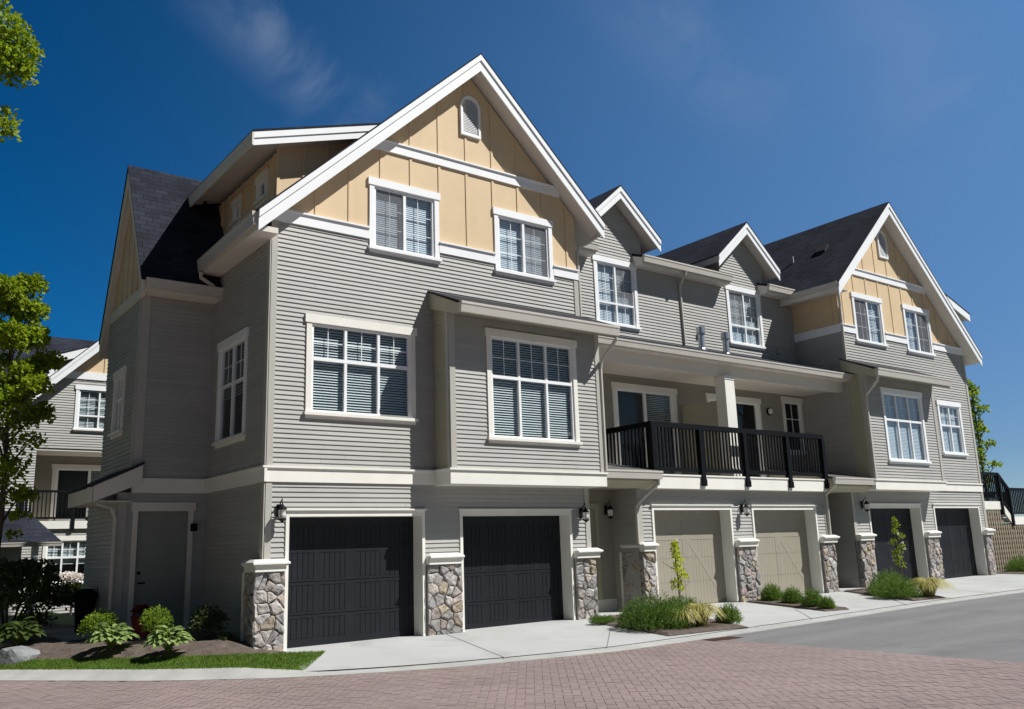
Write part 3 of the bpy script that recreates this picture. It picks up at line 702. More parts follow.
each('corner_board', 'corner', H, [(xw-.01, xw+.15, 2.965, 6.45, 0, .03), (-1.59, -1.44, 0, 2.7, 0, .03)], FW); each('corner_board', 'corner', H, [(2.882, 2.98, 2.965, 6.4, 0, .03)], FS); each('corner_board', 'corner', H, [(2.882, 2.98, 0, 2.7, 0, .03)], FX(-1.58))
bb = MB(); bb.fbox(FW, xw, -.05, 2.70, 2.93, 0, .045); bb.fbox(FW, xw, -.05, 2.93, 2.965, 0, .075); obj('belly_band', bb, 'cream', H)
mb = MB(); siding(mb, FX(-1.58), [(2.88, -.1), (5.2, -.1), (5.2, 2.7), (2.88, 2.7)]); obj('wing_wall', mb, 'siding', H)
# wing roof, ridge along x
def wing_roof():
    yf, zf, ya, za, yb, zb = 2.45, 6.62, 4.02, 9.43, 5.62, 6.0; xl, xr = -1.47, 3.0
    mb = MB()
    mb.prism([(xl-.05, yf-.02, zf-.03), (xl-.05, ya, za), (xl-.05, ya, za+.04), (xl-.05, yf-.02, zf+.01)], (xr-xl, 0, 0))
    mb.prism([(xl-.05, ya, za), (xl-.05, yb, zb), (xl-.05, yb, zb+.04), (xl-.05, ya, za+.04)], (xr-xl, 0, 0))
    r = obj('roof', mb, 'shingle', H)
    mb = MB()
    mb.prism([(xl, yf, zf-.004), (xl, ya, za-.004), (xl, ya, za-.3), (xl, yf+.01, zf-.2)], (1.5, 0, 0))
    mb.prism([(xl, ya, za-.004), (xl, yb, zb-.004), (xl, yb, zb-.3), (xl, ya, za-.3)], (1.5, 0, 0))
    obj('soffit', mb, 'soffit', r)
    for (y, z) in ((yf, zf), (yb, zb)):
        mb = MB(); mb.prism([(xl-.03, y, z-.003), (xl-.03, ya, za-.003), (xl-.03, ya, za-.38), (xl-.03, y, z-.33)], (.03, 0, 0)); obj('rake_board', mb, 'soffit', r)
    gutter(r, (xl+.03, yf, zf+.01), (-.0, yf, zf+.01), (0, -1, 0), h=.17, w=.1)
    mb = MB(); mb.box(xl+.02, 0, yf, 2.88, zf-.20, zf-.185); obj('soffit', mb, 'soffit', r)
    mb = MB(); mb.tube([(-.1, 3.45, 8.4), (-.1, 3.45, 8.85)], .035); obj('vent_pipe', mb, 'black', r)
wing_roof()
# hood roof at the wing's corner
mb = MB(); ya, yb = 2.66, 4.6
mb.prism([(-2.1, ya, 2.78), (-1.22, ya, 3.21), (-1.22, ya, 3.25), (-2.1, ya, 2.82)], (0, yb-ya, 0)); hd = obj('hood_roof', mb, 'shingle', H)
mb = MB(); mb.prism([(-2.06, ya+.03, 2.79), (-1.24, ya+.03, 3.19), (-1.24, ya+.03, 2.86), (-2.06, ya+.03, 2.52)], (0, .035, 0)); mb.box(-2.08, -2.05, ya+.03, yb, 2.52, 2.78); obj('rake_board', mb, 'soffit', hd)
mb = MB(); mb.box(-2.05, -1.4, ya+.06, yb, 2.53, 2.55); obj('soffit', mb, 'soffit', hd)
pipe(hd, [(-2.0, 2.7, 2.5), (-1.72, 2.76, 2.42), (-1.64, 2.78, 2.25), (-1.64, 2.78, .3)], .035)
# utility door
mb = MB(); mb.fbox(FW, -1.36, -.22, 2.37, 2.53, 0, .05); mb.fbox(FW, -1.33, -1.24, -.1, 2.37, 0, .04); mb.fbox(FW, -.34, -.25, -.1, 2.37, 0, .04); ud = obj('door_casing', mb, 'soffit', H)
mb = MB(); mb.fbox(FW, -1.24, -.34, -.1, 2.37, -.08, -.04); dd = obj('door', mb, 'grey_door', ud)
mb = MB(); mb.tube([FW(-1.16, 1.1, -.04), FW(-1.16, 1.1, .03), FW(-1.06, 1.1, .03)], .014); mb.tube([FW(-1.16, 1.28, -.04), FW(-1.16, 1.28, -.01)], .03); obj('handle', mb, 'black', dd)
mb = MB(); mb.fbox(FW, -.30, -.19, 2.0, 2.14, .04, .10); obj('doorbell_box', mb, 'black', ud)

# --- middle: garages, deck, balcony, upper wall
ym = 0.05; zm = 0.10; FM = FY(ym)
g3 = (8.98, 11.70); g4 = (12.46, 15.11)
gh = [(g[0]+.06, g[1]-.06, -1, zm+2.13) for g in (g3, g4)]
mb = MB(); siding(mb, FM, [(8.55, zm-.1), (15.62, zm-.1), (15.62, 2.7), (8.55, 2.7)], gh); obj('street_wall', mb, 'siding', H)
for g in (g3, g4): garage(H, g[0], g[1], ym, zm, 'taupe')
each('corner_board', 'corner', H, [(8.54, 8.68, zm+1.4, 2.68, 0, .03), (15.48, 15.63, zm+1.4, 2.68, 0, .03)], FM)
mb = MB(); siding(mb, FX(8.55), [(ym, 0), (.9, 0), (.9, 2.75), (ym, 2.75)]); obj('alcove_wall', mb, 'siding', H)
# entry alcoves
for (xa, xb, yb, zb) in ((7.07, 8.55, .85, .05), (15.62, 16.9, 1.0, .13)):
    mb = MB(); mb.box(xa, xb, yb, yb+.05, zb, 2.75); mb.box(xa, xb, -.1, yb, 2.72, 2.74); aw = obj('alcove_wall', mb, 'plain', H)
    mb = MB(); mb.box(xa+.02, xb-.02, yb-.03, yb, zb, zb+.28); obj('base_board', mb, 'cream', aw)
    mb = MB(); mb.box(xa+.12, xa+.22, yb-.04, yb, zb+.28, 2.3); mb.box(xa+.92, xa+1.02, yb-.04, yb, zb+.28, 2.3); mb.box(xa+.1, xa+1.04, yb-.045, yb, 2.3, 2.42); dc = obj('door_casing', mb, 'taupe', aw)
    mb = MB(); mb.box(xa+.22, xa+.92, yb-.02, yb, zb+.28, 2.3); dd = obj('door', mb, 'tan_door', dc)
    mb = MB(); mb.tube([(xa+.84, yb-.02, 1.15), (xa+.84, yb-.07, 1.15)], .022); obj('handle', mb, 'black', dd)
mb = MB(); siding(mb, FX(16.87), [(0.1, 0), (1.0, 0), (1.0, 2.78), (0.1, 2.78)]); obj('alcove_wall', mb, 'siding', H)
# deck slab and fascia
mb = MB(); mb.box(8.93, 15.42, -.13, 1.68, 2.74, 3.02); mb.box(8.60, 15.6, -.05, 1.68, 2.69, 2.74); deck = obj('balcony_deck', mb, 'soffit', H)
mb = MB(); mb.box(8.93, 15.42, -.17, -.13, 2.70, 3.00); mb.box(8.93, 15.42, -.19, -.13, 2.985, 3.02); obj('fascia', mb, 'cream', deck)
# skirt roofs left and right of the deck
for (xa, xb, yg, slopey) in ((7.09, 8.92, -.33, 1), (15.43, 17.33, -.35, 1)):
    mb = MB(); mb.prism([(xa, yg-.02, 3.03), (xa, 1.68, 3.44), (xa, 1.68, 3.48), (xa, yg-.02, 3.07)], (xb-xa, 0, 0)); sk = obj('skirt_roof', mb, 'porch_shingle', H)
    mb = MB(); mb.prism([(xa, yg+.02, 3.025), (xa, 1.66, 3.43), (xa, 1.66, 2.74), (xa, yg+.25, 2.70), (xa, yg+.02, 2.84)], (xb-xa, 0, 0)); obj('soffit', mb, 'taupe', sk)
    gutter(sk, (xa, yg, 3.06), (xb+.03, yg, 3.06), (0, -1, 0), h=.18, w=.11)
pipe(H, [(8.86, -.38, 2.90), (8.86, -.36, 2.80), (8.56, -.05, 2.42), (8.50, .02, 2.3), (8.50, .02, 1.5)], .04)
pipe(H, [(15.52, -.38, 2.88), (15.56, -.2, 2.75), (15.58, -.01, 2.62), (15.58, -.01, 1.55)], .04)
# balcony back wall with sliders
FB = FY(1.70); sl1 = (9.55, 11.85, 2.9, 5.47); sl2 = (13.05, 15.33, 2.9, 5.46); nw = (16.38, 17.33, 3.9, 5.62)
mb = MB(); siding(mb, FB, [(7.07, 3.0), (17.4, 3.0), (17.4, 5.75), (7.07, 5.75)], [opening(w) for w in (sl1, sl2, nw)]); obj('balcony_wall', mb, 'plain', H)
window(H, FB, sl1, 'door', 'right', 'cream', name='sliding_door', glass='glass')
window(H, FB, sl2, 'door', None, 'cream', name='sliding_door', glass='glass_dark')
window(H, FB, nw, 'grid', None, 'cream', glass='glass_dark')
mb = MB(); mb.box(12.05, 12.15, .45, 1.68, 3.02, 5.0); obj('privacy_screen', mb, 'taupe', H)
# post
mb = MB(); mb.box(12.0, 12.36, .14, .46, 3.02, 5.60); mb.box(11.97, 12.39, .11, .49, 3.02, 3.25); mb.box(11.985, 12.375, .125, .475, 5.50, 5.59); obj('balcony_post', mb, 'cream', H)
# balcony roof
mb = MB(); mb.prism([(7.05, -.06, 6.04), (7.05, 1.70, 6.66), (7.05, 1.70, 6.70), (7.05, -.06, 6.08)], (10.33, 0, 0)); br = obj('balcony_roof', mb, 'shingle', H)
mb = MB(); mb.prism([(7.07, 0.0, 6.02), (7.07, 1.69, 6.64), (7.07, 1.69, 5.67), (7.07, .50, 5.67), (7.07, .50, 5.60), (7.07, .26, 5.60), (7.07, .26, 5.88), (7.07, 0.0, 5.88)], (10.29, 0, 0)); obj('soffit', mb, 'soffit', br)
gutter(br, (7.12, -.01, 6.05), (17.34, -.01, 6.05), (0, -1, 0), h=.16, w=.12)
for (x, yy, z) in ((12.42, 1.15, 6.45), (13.35, 1.1, 6.4)):
    mb = MB(); mb.lathe((x, yy, z), [(.085, 0), (.085, .47), (.12, .48), (.12, .66), (.05, .68)], 14); mb.lathe((x, yy, z), [(.13, -.05), (.1, .06), (.08, .1)], 14); obj('vent_pipe', mb, 'steel', br)
# upper wall and dormers
w1 = (9.15, 10.65, 6.88, 8.74); w2 = (14.26, 15.80, 6.92, 8.74)
mb = MB(); siding(mb, FB, [(7.07, 6.5), (17.4, 6.5), (17.4, 8.66), (7.07, 8.66)], [opening(w1), opening(w2)])
D1, D2 = 9.93, 15.03
for xc in (D1, D2): siding(mb, FB, [(xc-.97, 8.66), (xc+.97, 8.66), (xc+.97, 9.47), (xc, 10.34), (xc-.97, 9.47)], [opening(w1), opening(w2)])
obj('upper_wall', mb, 'siding', H)
window(H, FB, w1, 'dormer', 'shut', 'white', sill='white', glass='glass_up', screen='right'); window(H, FB, w2, 'dormer', 'shut', 'white', sill='white', glass='glass_up', screen='left')
for xc in (D1, D2):
    mb = MB(); mb.box(xc-.97, xc-.95, 1.70, 6, 8.6, 9.45); mb.box(xc+.95, xc+.97, 1.70, 6, 8.6, 9.45); obj('dormer_cheek', mb, 'siding', H)
    gable_roof(H, xc, 10.64, xc-1.38, xc+1.38, .885, 1.36, 6.5, name='dormer_roof', thick=.2, board=.33)
# mid roof behind dormers
mb = MB(); mb.prism([(7.0, 1.72, 8.99), (7.0, 6.5, 10.66), (7.0, 6.5, 10.70), (7.0, 1.72, 9.03)], (10.5, 0, 0)); mb.prism([(7.0, 6.5, 10.66), (7.0, 9.4, 9.6), (7.0, 9.4, 9.64), (7.0, 6.5, 10.70)], (10.5, 0, 0)); mr = obj('roof', mb, 'shingle', H)
for (xa, xb) in ((7.30, 8.96), (10.56, 14.07), (15.72, 17.0)):
    mb = MB(); mb.prism([(xa, 1.30, 8.82), (xa, 1.72, 8.97), (xa, 1.72, 9.02), (xa, 1.30, 8.87)], (xb-xa, 0, 0)); rr = obj('eave', mb, 'shingle', mr)
    mb = MB(); mb.prism([(xa, 1.33, 8.81), (xa, 1.72, 8.95), (xa, 1.72, 8.62), (xa, 1.33, 8.62)], (xb-xa, 0, 0)); obj('soffit', mb, 'soffit', rr)
    gutter(rr, (xa, 1.33, 8.86), (xb, 1.33, 8.86), (0, -1, 0), h=.18, w=.11)
pipe(mr, [(12.15, 1.27, 8.70), (12.15, 1.30, 8.58), (12.28, 1.62, 8.40), (12.30, 1.66, 8.25), (12.34, 1.66, 6.75)], .04)
mb = MB(); mb.box(12.9, 13.02, 1.6, 1.7, 7.04, 7.16); obj('exhaust_hood', mb, 'corner', H)
mb = MB(); mb.box(16.35, 16.5, 1.58, 1.7, 6.9, 7.02); obj('exhaust_hood', mb, 'corner', H)
# right block inner side wall
FI = FX(17.37)
mb = MB(); siding(mb, FI, [(.1, 5.9), (1.7, 5.9), (1.7, 7.4), (.1, 7.4)]); siding(mb, FI, [(-.36, 2.9), (1.7, 2.9), (1.7, 5.9), (-.36, 5.9)]); obj('side_wall', mb, 'siding', H)
mb = MB(); panel(mb, FI, [(.1, 7.4), (1.7, 7.4), (1.7, 8.75), (.1, 8.75)]); battens(mb, FI, [(.1, 7.4), (1.7, 7.4), (1.7, 8.75), (.1, 8.75)], [], .35, .66); gi = obj('gable_panel', mb, 'beige', H)
mb = MB(); mb.fbox(FI, .06, 1.7, 7.36, 7.6, 0, .045); obj('frieze_board', mb, 'white', gi)
gutter(roofR, (16.85, -.30, 8.70), (16.85, 1.40, 8.70), (-1, 0, 0), h=.16, w=.12)
mb = MB(); mb.box(16.86, 17.36, -.28, 1.7, 8.50, 8.515); mb.box(16.84, 16.862, -.28, 1.7, 8.5, 8.7); obj('fascia', mb, 'soffit', roofR)
pipe(roofR, [(16.95, -.2, 8.52), (17.05, -.12, 8.40), (17.33, .04, 8.15), (17.34, .05, 8.0), (17.34, .05, 6.3)], .04)
pipe(bayR, [(17.2, -.98, 5.9), (17.25, -.9, 5.75), (17.33, -.46, 5.40), (17.33, -.44, 5.2), (17.33, -.44, 3.0)], .04)
pipe(roofL, [(7.52, -.30, 8.32), (7.34, -.14, 8.16), (7.16, -.02, 8.06), (7.13, .0, 7.95), (7.13, .0, 6.35)], .04)
pipe(bayL, [(7.14, -1.08, 5.85), (7.14, -1.08, 5.72), (7.11, -.62, 5.32), (7.10, -.58, 5.15), (7.10, -.58, 3.0)], .04)
# roof vents on the right block slope
for (yy, xx, w_) in ((2.2, 18.4, 0), (1.2, 18.6, 1)):
    z = 11.79-.947*(20.12-xx)
    mb = MB()
    if w_: mb.hexa([(xx-.18, yy-.18, z-.17), (xx+.12, yy-.18, z+.1), (xx+.12, yy+.18, z+.1), (xx-.18, yy+.18, z-.17), (xx-.18, yy-.18, z), (xx+.05, yy-.18, z+.24), (xx+.05, yy+.18, z+.24), (xx-.18, yy+.18, z)]); obj('roof_vent', mb, 'shingle_edge', roofR)
    else: mb.tube([(xx, yy, z-.1), (xx, yy, z+.28)], .04); obj('vent_pipe', mb, 'corner', roofR)
# plain rear shell so the building is closed
mb = MB(); mb.box(0.0, XE, 9.0, 9.1, 0, 7.4); obj('rear_wall', mb, 'plain', H)
each('side_wall', 'plain', H, [(-.005, .03, 2.9, 9.0, 0, 6.9), (7.05, 7.07, .02, 1.7, 2.9, 8.3), (7.05, 7.07, .02, .85, 0, 2.9)])

# --- piers
pier(H, -.14, .345, -.06, 0.0, 11, side=.34, cap_over=(.08, .03))
pier(H, 3.055, 3.795, -.06, 0.0, 12, cap_over=(0, 0))
pier(H, 6.585, 7.13, -.06, 0.0, 13, cap_over=(0, .12))
pier(H, 8.58, 8.94, -.02, 0.08, 14, side=.60, cap_over=(.06, .02))
pier(H, 11.715, 12.445, -.02, 0.10, 15, cap_over=(0, 0))
pier(H, 15.125, 15.66, -.02, 0.12, 16, cap_over=(0, .12))
pier(H, 16.98, 17.60, .03, 0.14, 17, side=.50, cap_over=(.10, .02))
pier(H, 20.43, 21.14, .03, 0.16, 18, cap_over=(0, 0))
pier(H, 23.99, 24.40, .03, 0.18, 19, cap_over=(0, .12))

# --- balcony railing
rail = obj('balcony_railing', (lambda b: (b.box(8.91, 15.45, -.185, -.095, 4.09, 4.21), b.box(8.91, 9.0, -.095, 1.68, 4.09, 4.21), b)[2])(MB()), 'black', H)
mb = MB(); mb.box(8.95, 15.41, -.165, -.115, 3.09, 3.18); mb.box(8.94, 8.98, -.115, 1.68, 3.09, 3.18); obj('bottom_rail', mb, 'black', rail)
for x in (8.965, 10.55, 12.15, 13.85, 15.395):
    mb = MB(); mb.box(x-.065, x+.065, -.215, -.085, 2.86, 4.085); mb.box(x-.075, x+.075, -.23, -.17, 2.77, 2.93)
    for zz in (2.82, 2.89): mb.tube([(x, -.23, zz), (x, -.245, zz)], .014, 6)
    obj('post', mb, 'black', rail)
mb = MB(); x = 9.1
for k in range(54):
    x = 9.06+k*.1175
    b = MB(); b.box(x-.016, x+.016, -.156, -.124, 3.18, 4.09); obj('baluster', b, 'black', rail)
for k in range(14):
    y = .0+k*.12; b = MB(); b.box(8.947, 8.978, y-.018, y+.018, 3.18, 4.09); obj('baluster', b, 'black', rail)

# --- wall lanterns
def lantern(x, y, z, label, first=None):
    t = thing('wall_lantern', label, 'wall lamp', (x, y, z), 'black wall lanterns beside the doors'); t.scale = (.86, .86, .86)
    if first:
        for ch in list(first.children):
            c = ch.copy(); COL.objects.link(c); c.parent = t
        return t
    b = MB(); b.lathe((0, 0, 0), [(.0, 0)], 3) if False else b.box(-.055, .055, -.025, 0, -.18, .06)
    obj('backplate', b, 'black', t, bevel=.01)
    b = MB(); b.tube([(0, -.02, -.02), (0, -.08, .10), (0, -.15, .14), (0, -.17, .06), (0, -.17, .02)], .012); b.tube([(0, -.15, .14), (0, -.13, .2)], [.012, .004]); obj('arm', b, 'black', t)
    b = MB(); b.lathe((0, -.17, 0), [(.012, .06), (.03, .03), (.085, -.03), (.09, -.045), (.07, -.05)], 10); obj('cap', b, 'black', t)
    b = MB(); b.lathe((0, -.17, 0), [(.072, -.055), (.076, -.14), (.066, -.225)], 10); obj('lamp_glass', b, 'lamp_glass', t, smooth=True)
    b = MB(); b.lathe((0, -.17, 0), [(.078, -.225), (.082, -.24), (.03, -.27), (.008, -.30)], 10)
    for k in range(4):
        a = math.pi/4+k*math.pi/2; b.bar((.078*math.cos(a), -.17+.078*math.sin(a), -.05), (.072*math.cos(a), -.17+.072*math.sin(a), -.23), .005, .005)
    obj('cage', b, 'black', t)
    return t
lf = lantern(.235, -.03, 2.28, 'black lantern at the left house corner beside the leftmost charcoal garage door')
lantern(6.84, -.03, 2.22, 'black lantern right of the second charcoal garage door, under the near bay window', lf)
lantern(8.33, .82, 2.32, 'black lantern inside the shaded entry alcove left of the small lime tree', lf)
lantern(12.08, .02, 2.32, 'black lantern between the two taupe garage doors', lf)
lantern(17.34, .07, 2.42, 'black lantern above the stone pier by the third charcoal garage door', lf)
t = thing('wall_lamp', 'round dark lamp on the balcony wall right of the balcony post', 'wall lamp', (15.72, 1.68, 5.12))
mb = MB(); mb.tube([(0, 0, 0), (0, -.05, 0)], .11, 16); obj('backplate', mb, 'black', t); mb = MB(); mb.tube([(0, -.05, 0), (0, -.09, 0), (0, -.11, 0)], [.085, .075, .03], 16); obj('lamp_glass', mb, 'lamp_glass', t)


# ================================================================== ground
def clampx(x): return max(-10.0, min(30.0, x))
def zroad(x): return -0.13+0.007*clampx(x)
KERB = [(-9, 12), (-6.2, 6.2), (-4.5, 2.6), (-3.46, 1.17), (-2.72, .2), (-2.01, -.73), (-1.19, -1.57), (-.35, -2.28), (.87, -2.93), (2.25, -3.4), (4.1, -3.78), (5.75, -3.8), (9.3, -3.67), (13.7, -3.45), (18.4, -3.45), (26, -3.4), (60, -3.2)]
def resample(P, n=6):
    out = []
    for i in range(len(P)-1):
        p0, p1, p2, p3 = P[max(i-1, 0)], P[i], P[i+1], P[min(i+2, len(P)-1)]
        for k in range(n):
            t = k/n
            out.append(tuple(0.5*(2*p1[j]+(p2[j]-p0[j])*t+(2*p0[j]-5*p1[j]+4*p2[j]-p3[j])*t*t+(3*p1[j]-p0[j]-3*p2[j]+p3[j])*t**3) for j in (0, 1)))
    return out+[P[-1]]
KL = resample(KERB)
def yo(x):
    for (a, ya), (b, yb) in zip(KL[:-1], KL[1:]):
        if a <= x <= b: return ya+(yb-ya)*(x-a)/(b-a)
    return KL[-1][1]
def happron(x, y):
    t = max(0, min(1, y/yo(max(x, -.3)))); return (1-t)*0.007*clampx(x)+t*(zroad(x)+0.030)
# terrain far and near
mb = MB(); mb.poly([(-900, -900, -.55), (900, -900, -.55), (900, 900, -.55), (-900, 900, -.55)]); struct('ground', mb, 'earth')
# road: pavers left of x = 6.2, asphalt right
def road(name, xs, m):
    mb = MB()
    for xa, xb in zip(xs[:-1], xs[1:]):
        for k in range(6):
            y0 = -40+36*k/6 if True else 0
            ya = [(-45 + (yo(x)+0.0+45)*k/6) if x > -9 else -45+(12+45)*k/6 for x in (xa, xb)]
            yb_ = [(-45 + (yo(x)+45)*(k+1)/6) if x > -9 else -45+(12+45)*(k+1)/6 for x in (xa, xb)]
            mb.poly([(xa, ya[0], zroad(xa)), (xb, ya[1], zroad(xb)), (xb, yb_[1], zroad(xb)), (xa, yb_[0], zroad(xa))])
    return struct(name, mb, m)
M['joint_sand'] = mat('joint_sand', (0.190, 0.150, 0.142), 0.95, 0.2, 2)
M['paver'] = mat('clay_paver', (0.226, 0.176, 0.166), 0.85, 0.13, 0.35, bump=0.35, bscale=120, stain=0.12, col2=(0.246, 0.191, 0.182))
def herringbone():
    mb = MB(); w = .105; cs = math.cos(R_(52)); sn = math.sin(R_(52)); r = random.Random(9)
    for i in range(-130, 131):
        for j in range(-130, 131):
            q = (i-j) % 4
            if q == 0: x0, y0, x1, y1 = i, j, i+2, j+1
            elif q == 2: x0, y0, x1, y1 = i, j-1, i+1, j+1
            else: continue
            g = .003/w; pts = []
            for a, b in ((x0+g, y0+g), (x1-g, y0+g), (x1-g, y1-g), (x0+g, y1-g)):
                a, b = a*w, b*w; pts.append((a*cs-b*sn, -6+a*sn+b*cs))
            cx = sum(p[0] for p in pts)/4; cy = sum(p[1] for p in pts)/4
            if cx < -7 or cx > 6.35 or cy < -12.5 or cy > yo(max(cx, -8.9))+.10: continue
            if cx > 6: pts = clip(pts, (1, 0), 6.2)
            if len(pts) < 3: continue
            h = r.uniform(0, .003); tx, ty = r.gauss(0, .003), r.gauss(0, .003)
            mb.poly([(x, y, zroad(x)+.004+h+(x-cx)*tx+(y-cy)*ty) for x, y in pts])
    return struct('brick_pavers', mb, 'paver')
herringbone()
road('paved_crossing', [-40, -20, -10]+[-9+0.25*i for i in range(0, 61)]+[6.2], 'joint_sand')
road('asphalt_road', [6.2+1.2*i for i in range(0, 20)]+[32, 40, 50, 59.9], 'asphalt')
# kerb: a low rolled kerb with a wide sloping face
KW = .36
mb = MB(); prev = None
for i, (x, y) in enumerate(KL):
    a = KL[max(i-1, 0)]; b = KL[min(i+1, len(KL)-1)]; t = Vector((b[0]-a[0], b[1]-a[1])).normalized(); n = Vector((-t.y, t.x))
    k = max(0.0, min(1.0, (-.1-x)/1.0)); zr = zroad(x)
    cur = tuple((x+n.x*w, y+n.y*w, z) for w, z in ((0, zr-.1), (.012, zr+.012), (.20, zr+.022+.045*k), (.30, zr+.026+.088*k), (KW, zr+.03+.092*k), (KW+.01, zr-.05)))
    if prev:
        for q in range(5): mb.poly([prev[q], cur[q], cur[q+1], prev[q+1]])
    prev = cur
struct('kerb', mb, 'kerb')
# concrete driveway
xs = [-.2, .1, .36]+[0.36+.36*i for i in range(1, 70)]+[27, 30, 40, 59]
mb = MB(); NT = 8
def yin(x): return (.36 if x >= .36 else -2.1*(.36-x)/.56)
for xa, xb in zip(xs[:-1], xs[1:]):
    for k in range(NT):
        q = []
        for x, kk in ((xa, k), (xb, k), (xb, k+1), (xa, k+1)):
            y0 = yin(x); y1 = yo(x)+KW-.012; y = y0+(y1-y0)*kk/NT; q.append((x, y, happron(x, y)))
        mb.poly(q)
struct('driveway', mb, 'concrete')
mb = MB(); mb.box(7.14, 8.45, -.05, .85, -.05, .075); mb.box(15.68, 16.86, -.05, 1.0, 0, .145); struct('porch_step', mb, 'concrete')
mb = MB()
for (a, b) in (((3.45, .0), (2.46, -3.2)), ((6.14, -1.51), (4.2, -3.5)), ((11.06, -2.0), (9.67, -3.4)), ((14.8, -1.92), (13.39, -3.2)), ((18.9, .1), (17.4, -3.2)), ((22, .1), (20.8, -3.2))):
    n = 8; d = Vector((b[1]-a[1], a[0]-b[0])).normalized()*.008
    for k in range(n):
        p = [a[j]+(b[j]-a[j])*k/n for j in (0, 1)]; q = [a[j]+(b[j]-a[j])*(k+1)/n for j in (0, 1)]
        mb.poly([(p[0]+d.x, p[1]+d.y, happron(*p)+.004), (q[0]+d.x, q[1]+d.y, happron(*q)+.004), (q[0]-d.x, q[1]-d.y, happron(*q)+.004), (p[0]-d.x, p[1]-d.y, happron(*p)+.004)])
struct('driveway_joints', mb, 'joint')
mb = MB(); x0, y0 = 6.35, -3.98; z = zroad(6.3)+.006
mb.box(x0-.36, x0+.36, y0-.17, y0+.17, z-.02, z)
for k in range(9): mb.box(x0-.33+k*.075, x0-.29+k*.075, y0-.14, y0+.14, z+.002, z+.006)
g = obj('drain_grate', mb, mat('rusty_iron', (0.10, 0.05, 0.035), 0.8, 0.3, 8)); tag(g, 'rust coloured drain grate set in the pavers at the kerb', 'drain grate')
# planting beds in the driveway
def bed(name, pts, sub=10):
    mb = MB(); cx = sum(p[0] for p in pts)/len(pts); cy = sum(p[1] for p in pts)/len(pts); n = len(pts); ring = []
    for i in range(n):
        for k in range(5): ring.append((pts[i][0]+(pts[(i+1) % n][0]-pts[i][0])*k/5, pts[i][1]+(pts[(i+1) % n][1]-pts[i][1])*k/5))
    rr = random.Random(3)
    L = [[(cx+(x-cx)*f, cy+(y-cy)*f, happron(cx+(x-cx)*f, cy+(y-cy)*f)+(.008 if f == 1 else .03+rr.uniform(0, .02))) for x, y in ring] for f in (1, .93, .6, .3)]
    for A, B in zip(L[:-1], L[1:]):
        for i in range(len(ring)): j = (i+1) % len(ring); mb.poly([A[i], A[j], B[j], B[i]])
    mb.poly(L[-1]); return struct(name, mb, 'soil')
bed('planting_bed', [(7.2, -.14), (6.4, -.65), (5.85, -3.25), (7.75, -3.42), (8.95, -.12)])
bed('planting_bed', [(11.75, -.12), (11.05, -2.75), (11.7, -2.9), (12.45, -.12)])
bed('planting_bed', [(15.75, -.10), (15.1, -1.2), (14.3, -2.85), (15.55, -2.95), (17.3, -.05)])
bed('planting_bed', [(24.75, .6), (24.9, -.9), (29, -1.2), (29, .6)])
# left garden: ruled sheet from kerb to the house
KI = [p for p in KL if p[0] <= -.25]
def inner(i, w=.36):
    a = KI[max(i-1, 0)]; b = KI[min(i+1, len(KI)-1)]; t = Vector((b[0]-a[0], b[1]-a[1])).normalized(); return KI[i][0]-t.y*w, KI[i][1]+t.x*w
INN = [inner(i) for i in range(len(KI))]
def back(i):
    f = i/(len(KI)-1); return (-3.0+3.38*f, 14-14.05*f) if f < 1 else (.38, -.05)
wd = lambda i: .42+max(0, min(1, (KI[i][0]+3.4)/2.4))*.55+max(0, (KI[i][0]+1.1))*.95
ke = lambda i: zroad(KI[i][0])+.012+.092*max(0, min(1, -.1-KI[i][0]))
def soil_z(i, d):
    w = wd(i)
    if d < w: return ke(i)+.07*d/w-.02
    return ke(i)+.08+.19*min(1, (d-w)/.6)*max(0, min(1, (-KI[i][0]-.25)/.9))
rg = random.Random(5); mb = MB(); grid = []
for i in range(len(KI)):
    p, q = INN[i], back(i); row = []
    for k in range(17):
        t = k/16; row.append((p[0]+(q[0]-p[0])*t, p[1]+(q[1]-p[1])*t, soil_z(i, t*math.hypot(q[0]-p[0], q[1]-p[1]))+(rg.uniform(-.015, .015) if 0 < k < 16 else 0)))
    grid.append(row)
for i in range(len(grid)-1):
    for k in range(16): mb.poly([grid[i][k], grid[i+1][k], grid[i+1][k+1], grid[i][k+1]])
struct('garden_soil', mb, 'soil', smooth=True)
mb = MB(); mb.box(-60, .0, 4.6, 60, -.2, .06); mb.box(XE, 70, .7, 60, -.3, .12); struct('lawn', mb, 'turf')
mb = MB(); mb.box(-2.35, -1.62, 2.75, 5.2, -.05, .265); struct('path', mb, 'kerb')
